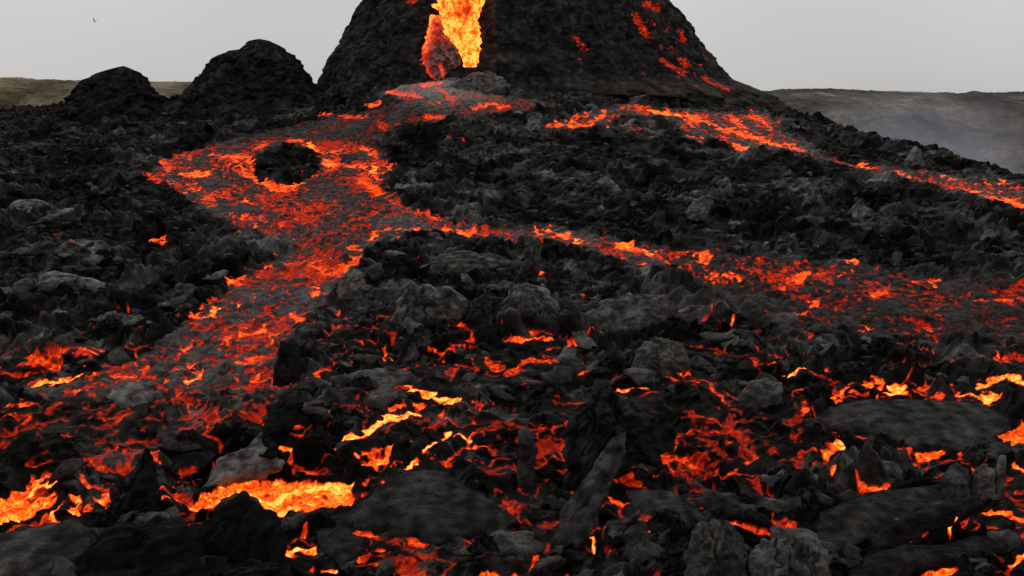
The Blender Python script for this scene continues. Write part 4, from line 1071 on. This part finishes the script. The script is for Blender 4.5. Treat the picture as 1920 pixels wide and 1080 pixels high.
def cone_part(name, Vw, Fw, mat, attrs):
    o = mesh_obj(name, Vw - np.array(cone.location), Fw, mat, attrs, parent=cone)
    return o


def sub(Vw, Fw, keep):
    Fs = Fw[keep]
    u, inv = np.unique(Fs, return_inverse=True)
    return Vw[u], inv.reshape(Fs.shape), u


eh = eh.ravel(); calb_f = np.clip(calb, .006, .2).ravel()
fhot = eh[CF].max(1) > 0.05
fsh = ((shelf * sst(16.6, 15.4, ZZ + .6 * nb)).ravel()[CF].mean(1) > .45) & ~fhot
v_, f_, u_ = sub(V, CF, fsh)
cone_part('brown_foot', v_, f_, M_BROWN, {'alb': calb_f[u_]})
if fhot.any():
    hr = np.where(fhot)[0]
    for p in pieces(CF[hr]):
        if len(p) < 3: fhot[hr[p]] = False
fsh = fsh & ~fhot
v_, f_, u_ = sub(V, CF, ~fhot & ~fsh)
cone_part('flank', v_, f_, M_CINDER, {'alb': calb_f[u_]})
cxp, cyp = PXC.ravel()[CF].mean(1), PYC_.ravel()[CF].mean(1)
grp = np.where(cxp < 900, 0, np.where(cxp < 1150, 1, np.where(cyp < 95, 2, 3)))
for g in range(4):
    k = fhot & (grp == g)
    kr = np.where(k)[0]
    for p in (pieces(CF[kr]) if len(kr) else []):
        if len(p) < 3: continue
        km = np.zeros(len(CF), bool); km[kr[p]] = True
        v_, f_, u_ = sub(V, CF, km)
        cone_part('ember_patch', v_, f_, M_CINDER_HOT, {'alb': calb_f[u_], 'melt': eh[u_]})
# crater wall: the rim turns inwards and down
top = V.reshape(nz_, nth, 3)[-1]
ctr = np.array([pxc[-1], CY, 0])
rings_ = [top]
for s, dz in ((.93, .5), (.84, -.8), (.7, -5), (.5, -9), (.15, -11)):
    q = ctr + (top - ctr) * np.array([s, s, 1]); q[:, 2] = top[:, 2] + dz + .4 * perlin(q[:, 0], q[:, 1], 120)
    rings_.append(q)
CV = np.vstack(rings_)
ci = np.arange(len(CV)).reshape(len(rings_), nth); cj = np.roll(ci, -1, 1)
cone_part('crater_wall', CV, np.stack([ci[:-1], cj[:-1], cj[1:], ci[1:]], -1).reshape(-1, 4), M_CINDER, {'alb': np.full(len(CV), .022)})


def cone_surface(px, py):
    """depth of the smooth cone front at a pixel"""
    d = CY - 20.0
    for _ in range(12):
        z = CAMZ - (py - HOR) * d / F
        r = np.interp(z, pz, pr); xc = np.interp(z, pz, pxc)
        x = (px - PX0) * d / F
        d = CY - math.sqrt(max(r * r - (x - xc) ** 2, 1.0))
    return d


# the lava fall: a thick bright stream lying in the channel, folded skin on its left
def stream(rows, nseg, seed, lift, hfun, name, parent, alb):
    """rows: (py, left px, right px)"""
    rows = np.array(rows, float)
    pys = np.linspace(rows[0, 0], rows[-1, 0], 90)
    Lx = np.interp(pys, rows[:, 0], rows[:, 1]); Rx = np.interp(pys, rows[:, 0], rows[:, 2])
    Lx = Lx + 4 * fbm(pys / 9.0, np.full_like(pys, seed), 2, 131); Rx = Rx + 4 * fbm(pys / 9.0, np.full_like(pys, seed + 9.), 2, 132)
    P, Hh = [], []
    for py, l, r in zip(pys, Lx, Rx):
        for s in np.linspace(0, 1, nseg):
            px = l + (r - l) * s
            d = cone_surface(px, py)
            edge_ = math.sin(math.pi * min(max(s, 0), 1)) ** .5 if 0 < s < 1 else 0
            d2 = d + 1.3 - (lift * edge_) * (1 if 0 < s < 1 else 0) - (0 if 0 < s < 1 else -1.0)
            P.append((((px - PX0) * d2) / F, d2, CAMZ - (py - HOR) * d2 / F, px, py, s))
    P = np.array(P)
    nzv = fbm(P[:, 3] / 13.0, P[:, 4] / 17.0, 3, 133 + seed)
    P[:, 1] -= .7 * nzv + .35 * fbm(P[:, 3] / 5.0, P[:, 4] / 6.5, 2, 137 + seed)
    heat_ = hfun(P[:, 3], P[:, 4], P[:, 5], nzv)
    R_ = len(pys)
    q = np.arange(R_ * nseg).reshape(R_, nseg)
    Fq = np.stack([q[:-1, :-1], q[1:, :-1], q[1:, 1:], q[:-1, 1:]], -1).reshape(-1, 4)
    loc = np.array(parent.location)
    return mesh_obj(name, P[:, :3] - loc, Fq, M_CINDER_HOT, {'alb': np.full(len(P), alb), 'melt': heat_}, parent=parent)


fall = bpy.data.objects.new('lava_fall', None)
fall.location = (-7.0, 143.0, 17.0)
COL.objects.link(fall)
tag(fall, 'blazing yellow lava fall pouring down the front of the big cone', 'lava fall')


def heat_fall(px, py, s, nv):
    e = np.abs(s - .5) * 2
    fine_ = fbm(px / 7.0, py / 9.0, 2, 141)
    core = sst(.7, .1, np.hypot((px - (872 - .05 * py)) / 34.0, (py - 18) / 48.0))
    return np.clip(.84 + .20 * nv + .16 * fine_ + .08 * e - .24 * core + .04 * sst(20, 90, py), .45, 1.0)


def heat_skin(px, py, s, nv):
    e = np.maximum(sst(.38, .08, s), .0)
    fine_ = fbm(px / 5.0, py / 6.0, 2, 143)
    b = .46 - .30 * sst(60, 105, py) + .38 * e + .3 * sst(50, 25, py) + .14 * nv + .10 * fine_
    b = np.maximum(b, .60 * sst(8, 2, np.abs(px - 828 - .4 * (py - 130))) * sst(112, 125, py))
    return np.clip(b, .05, .9)


stream([(-92, 832, 905), (-40, 824, 912), (0, 817, 911), (20, 822, 902), (36, 826, 897), (60, 826, 901), (75, 840, 903), (90, 856, 902), (108, 864, 899), (118, 867, 897), (126, 869, 893)], 46, 1, 1.5, heat_fall, 'molten_stream', fall, .02)
stream([(28, 806, 829), (50, 802, 832), (75, 796, 846), (92, 790, 860), (108, 785, 866), (122, 786, 866), (134, 796, 852), (144, 806, 838), (150, 815, 830)], 36, 2, 1.9, heat_skin, 'cooling_skin', fall, .07)
fl = stream([(8, 806, 826), (14, 812, 828), (20, 822, 829)], 10, 3, 1.2, heat_fall, 'side_splash', fall, .02)

# ------------------------------------------------------------------ the two dead cones on the left
def dead_cone(name, label, cxp_, base_py, prof_, dist, seed, alb):
    mp = dist / F
    p = np.array(prof_, float)
    zs = CAMZ - (p[:, 0] - HOR) * mp
    xc = ((p[:, 1] + p[:, 2]) / 2 - PX0) * mp
    rr = (p[:, 2] - p[:, 1]) / 2 * mp
    o_ = np.argsort(zs); zs, xc, rr = zs[o_], xc[o_], rr[o_]
    nt_, nz2 = 420, 130
    t = np.linspace(-math.pi, math.pi, nt_, endpoint=False)
    z = zs[0] + (zs[-1] - zs[0]) * np.sin(np.linspace(0, math.pi / 2, nz2))
    T_, Z_ = np.meshgrid(t, z)
    r_ = np.interp(Z_, zs, rr); x_ = np.interp(Z_, zs, xc)
    ar = T_ * rr.mean()
    bl_ = voronoi(ar / .7 + seed, Z_ / .6, 150)
    k = np.clip(r_ / rr.mean() * 1.15, .04, 1)
    r_ = r_ + k * (.7 * fbm(ar / 3.5, Z_ / 3.5 + seed, 2, 151) + .6 * fbm(ar / 1.1, Z_ / 1.1, 3, 152) + .5 * (.35 - bl_[0]) * (.4 + _R2[bl_[2]]))
    r_ = np.maximum(r_, .02)
    V_ = np.stack([x_ + r_ * np.sin(T_), dist - r_ * np.cos(T_), Z_ + .32 * fbm(ar / .8, Z_ + T_, 3, 153) * k], -1).reshape(-1, 3)
    i_ = np.arange(nt_ * nz2).reshape(nz2, nt_); j_ = np.roll(i_, -1, 1)
    F_ = np.stack([i_[:-1], j_[:-1], j_[1:], i_[1:]], -1).reshape(-1, 4)
    o = mesh_obj(name, V_, F_, M_CINDER, {'alb': np.clip(alb * (1 + .5 * fbm(ar / 2, Z_ / 2, 2, 154) + .6 * (_R1[bl_[2]] - .5)), .004, .1).ravel()})
    origin_to(o, (xc[0], dist, zs[0]))
    tag(o, label, 'spatter cone')


dead_cone('spatter_cone', 'smallest black spatter cone, leftmost on the skyline', 218, 225, [(124, 229, 233), (128, 214, 243), (134, 196, 252), (145, 174, 261), (160, 155, 275), (180, 138, 293), (205, 122, 308), (225, 108, 325), (270, 80, 360)], 146, 3.0, .010)
dead_cone('spatter_cone', 'middle sized black spatter cone with a rounded knob top left of the big cone', 480, 205, [(73, 484, 488), (77, 468, 505), (86, 458, 522), (95, 451, 534), (98, 436, 536), (110, 414, 546), (125, 396, 558), (145, 376, 578), (165, 358, 592), (185, 342, 606), (205, 325, 625), (250, 290, 660)], 152, 8.0, .011)

# ------------------------------------------------------------------ far land
def land(name, label, u0, u1, nu, top_fn, d0, d1, d2, zlow, mat, alb_fn, seed, rough):
    us = np.linspace(u0, u1, nu)
    nv = 120
    tv = np.linspace(0, 1, nv)
    P, A = [], []
    U, T_ = np.meshgrid(us, tv)
    top_z = CAMZ - (top_fn(U) - HOR) * d1 / F
    dist = np.where(T_ < .7, d0 + (d1 - d0) * (T_ / .7), d1 + (d2 - d1) * ((T_ - .7) / .3))
    up = np.where(T_ < .7, np.sin(np.clip(T_ / .7, 0, 1) * math.pi / 2) ** 1.1, 1 - np.clip((T_ - .7) / .3, 0, 1) ** 1.5)
    x = (U - PX0) / F * dist
    z = zlow + (top_z - zlow) * up
    win = np.sin(np.clip(T_ / .7, 0, 1) * math.pi)
    z = z + rough * win * fbm(x / 45.0, dist / 45.0, 4, seed) + .25 * fbm(x / 6.0, dist / 12.0, 3, seed + 5)
    V_ = np.stack([x, dist, z], -1).reshape(-1, 3)
    q = np.arange(nv * nu).reshape(nv, nu)
    F_ = np.stack([q[:-1, :-1], q[:-1, 1:], q[1:, 1:], q[1:, :-1]], -1).reshape(-1, 4)
    o = mesh_obj(name, V_, F_, mat, {'alb': alb_fn(x, dist, z, T_).ravel()})
    tag(o, label, None, None, 'structure')


land('hill', 'olive mossy hill on the left horizon behind the dead cones', -900, 800, 500, lambda u: 149 + 0.014 * u + 1.2 * perlin(u / 60, u * 0, 160) + .8 * perlin(u / 9, u * 0, 161), 380, 560, 760, -40, M_HILL,
     lambda x, d, z, t: np.clip(.12 + .05 * fbm(x / 50, d / 60, 3, 163), .04, .2), 162, 5)
land('hill', 'hazy brown hill on the right horizon beyond the lava flank', 1300, 2900, 600, lambda u: np.interp(u, [1300, 1400, 1480, 1560, 1700, 1800, 1920, 2300], [185, 174, 167, 168, 172, 175, 171, 165]) + 1.0 * perlin(u / 22, u * 0, 164) + .8 * perlin(u / 7, u * 0, 165), 250, 560, 800, -52, M_HILL2,
     lambda x, d, z, t: np.clip(.082 + .06 * fbm(x / 45 + .012 * d, d / 40, 4, 167), 0.05, .24), 166, 6)

# the wide land under and round everything, out to the horizon
rad = np.r_[0.01, 12, np.linspace(22, 178, 60), np.geomspace(190, 9000, 40)]
ang = np.linspace(0, 2 * math.pi, 361)[:-1]
A_, R_ = np.meshgrid(ang, rad)
gx, gy = R_ * np.sin(A_), R_ * np.cos(A_)
zg = np.where(gy > 0, z0(gx, np.maximum(gy, 1)), -1.0) - 2.0
zg = np.clip(zg, -60, 13)
wide = np.abs(gx) / np.maximum(gy, 1) > .75
zg = np.where(wide & (gy > 0), np.minimum(zg, -1.5), zg)
fall_ = sst(150, 330, R_)
zg = zg * (1 - fall_) - 48 * fall_
q = np.arange(A_.size).reshape(A_.shape); q2 = np.roll(q, -1, 1)
o = mesh_obj('ground', np.stack([gx, gy, zg], -1).reshape(-1, 3), np.stack([q[:-1], q2[:-1], q2[1:], q[1:]], -1).reshape(-1, 4)[:, ::-1], M_HILL2, {'alb': np.full(A_.size, .05)})
tag(o, 'dark valley floor reaching out to the horizon', None, None, 'structure')

# ------------------------------------------------------------------ bluish smoke drifting behind the right flank
def volume(name, label, verts_box, dens, col, noise=True):
    x0, x1, y0, y1, z0_, z1 = verts_box
    V_ = [(x, y, z) for x in (x0, x1) for y in (y0, y1) for z in (z0_, z1)]
    F_ = [(0, 1, 3, 2), (4, 6, 7, 5), (0, 4, 5, 1), (2, 3, 7, 6), (0, 2, 6, 4), (1, 5, 7, 3)]
    m = bpy.data.materials.new(name)
    m.use_nodes = True
    t = m.node_tree
    t.nodes.clear()
    out = N(t, 'ShaderNodeOutputMaterial')
    pv = N(t, 'ShaderNodeVolumePrincipled')
    pv.inputs['Color'].default_value = (*col, 1)
    pv.inputs['Density'].default_value = dens
    if noise:
        tc = N(t, 'ShaderNodeTexCoord')
        nn = N(t, 'ShaderNodeTexNoise'); nn.inputs['Scale'].default_value = 2.2; nn.inputs['Detail'].default_value = 3
        t.links.new(tc.outputs['Generated'], nn.inputs['Vector'])
        mr = N(t, 'ShaderNodeMapRange'); mr.inputs[1].default_value = .38; mr.inputs[2].default_value = .72; mr.inputs[3].default_value = 0; mr.inputs[4].default_value = dens * 2
        t.links.new(nn.outputs['Fac'], mr.inputs[0])
        # thins out towards the walls of the box
        sp = N(t, 'ShaderNodeTexGradient', gradient_type='QUADRATIC_SPHERE')
        mp_ = N(t, 'ShaderNodeMapping'); mp_.inputs['Location'].default_value = (-1, -1, -1); mp_.inputs['Scale'].default_value = (2, 2, 2)
        t.links.new(tc.outputs['Generated'], mp_.inputs['Vector']); t.links.new(mp_.outputs['Vector'], sp.inputs['Vector'])
        mm = N(t, 'ShaderNodeMath', operation='MULTIPLY')
        t.links.new(mr.outputs[0], mm.inputs[0]); t.links.new(sp.outputs['Fac'], mm.inputs[1])
        t.links.new(mm.outputs[0], pv.inputs['Density'])
    t.links.new(pv.outputs[0], out.inputs['Volume'])
    o = mesh_obj(name, V_, F_, m, smooth=False)
    tag(o, label, None, None, 'stuff')
    return o


volume('smoke', 'thin bluish smoke drifting over the hill behind the right flank', (35, 190, 200, 330, -45, 26), .015, (.70, .79, 1.0))

# ------------------------------------------------------------------ a bird over the left cones
bd = 130.0
bx, bz = (177 - PX0) / F * bd, CAMZ - (40 - HOR) * bd / F
BV, BF = [], []
n = 8
secs = [(-.20, .008, 0), (-.15, .03, .0), (-.04, .06, .0), (.08, .055, .01), (.15, .035, .03), (.20, .03, .04), (.24, .006, .035)]
for (yy, r, h) in secs:
    for k in range(n):
        a = 2 * math.pi * k / n
        BV.append((r * math.cos(a), yy, h + r * .9 * math.sin(a)))
for s in range(len(secs) - 1):
    for k in range(n):
        BF.append((s * n + k, s * n + (k + 1) % n, (s + 1) * n + (k + 1) % n, (s + 1) * n + k))
for sg in (-1, 1):
    b = len(BV)
    for (xx, yf, yb, h) in ((.03, .10, -.08, .03), (.14, .13, -.05, .14), (.26, .09, -.06, .24), (.38, -.02, -.08, .28)):
        BV += [(sg * xx, yf, h), (sg * xx, yb, h - .01), (sg * xx, (yf + yb) / 2, h + .02)]
    for s in range(3):
        q = b + s * 3
        BF += [(q, q + 3, q + 5, q + 2), (q + 2, q + 5, q + 4, q + 1), (q + 1, q + 4, q + 3, q)]
m_b = bpy.data.materials.new('bird_feathers')
m_b.use_nodes = True
m_b.node_tree.nodes['Principled BSDF'].inputs['Base Color'].default_value = (.05, .048, .045, 1)
m_b.node_tree.nodes['Principled BSDF'].inputs['Roughness'].default_value = .8
bird = mesh_obj('bird', np.array(BV), np.array(BF), m_b)
bird.location = (bx, bd, bz)
bird.rotation_euler = (0.1, 0.5, 1.1)
tag(bird, 'tiny dark bird flying in the grey sky above the left cones', 'bird')
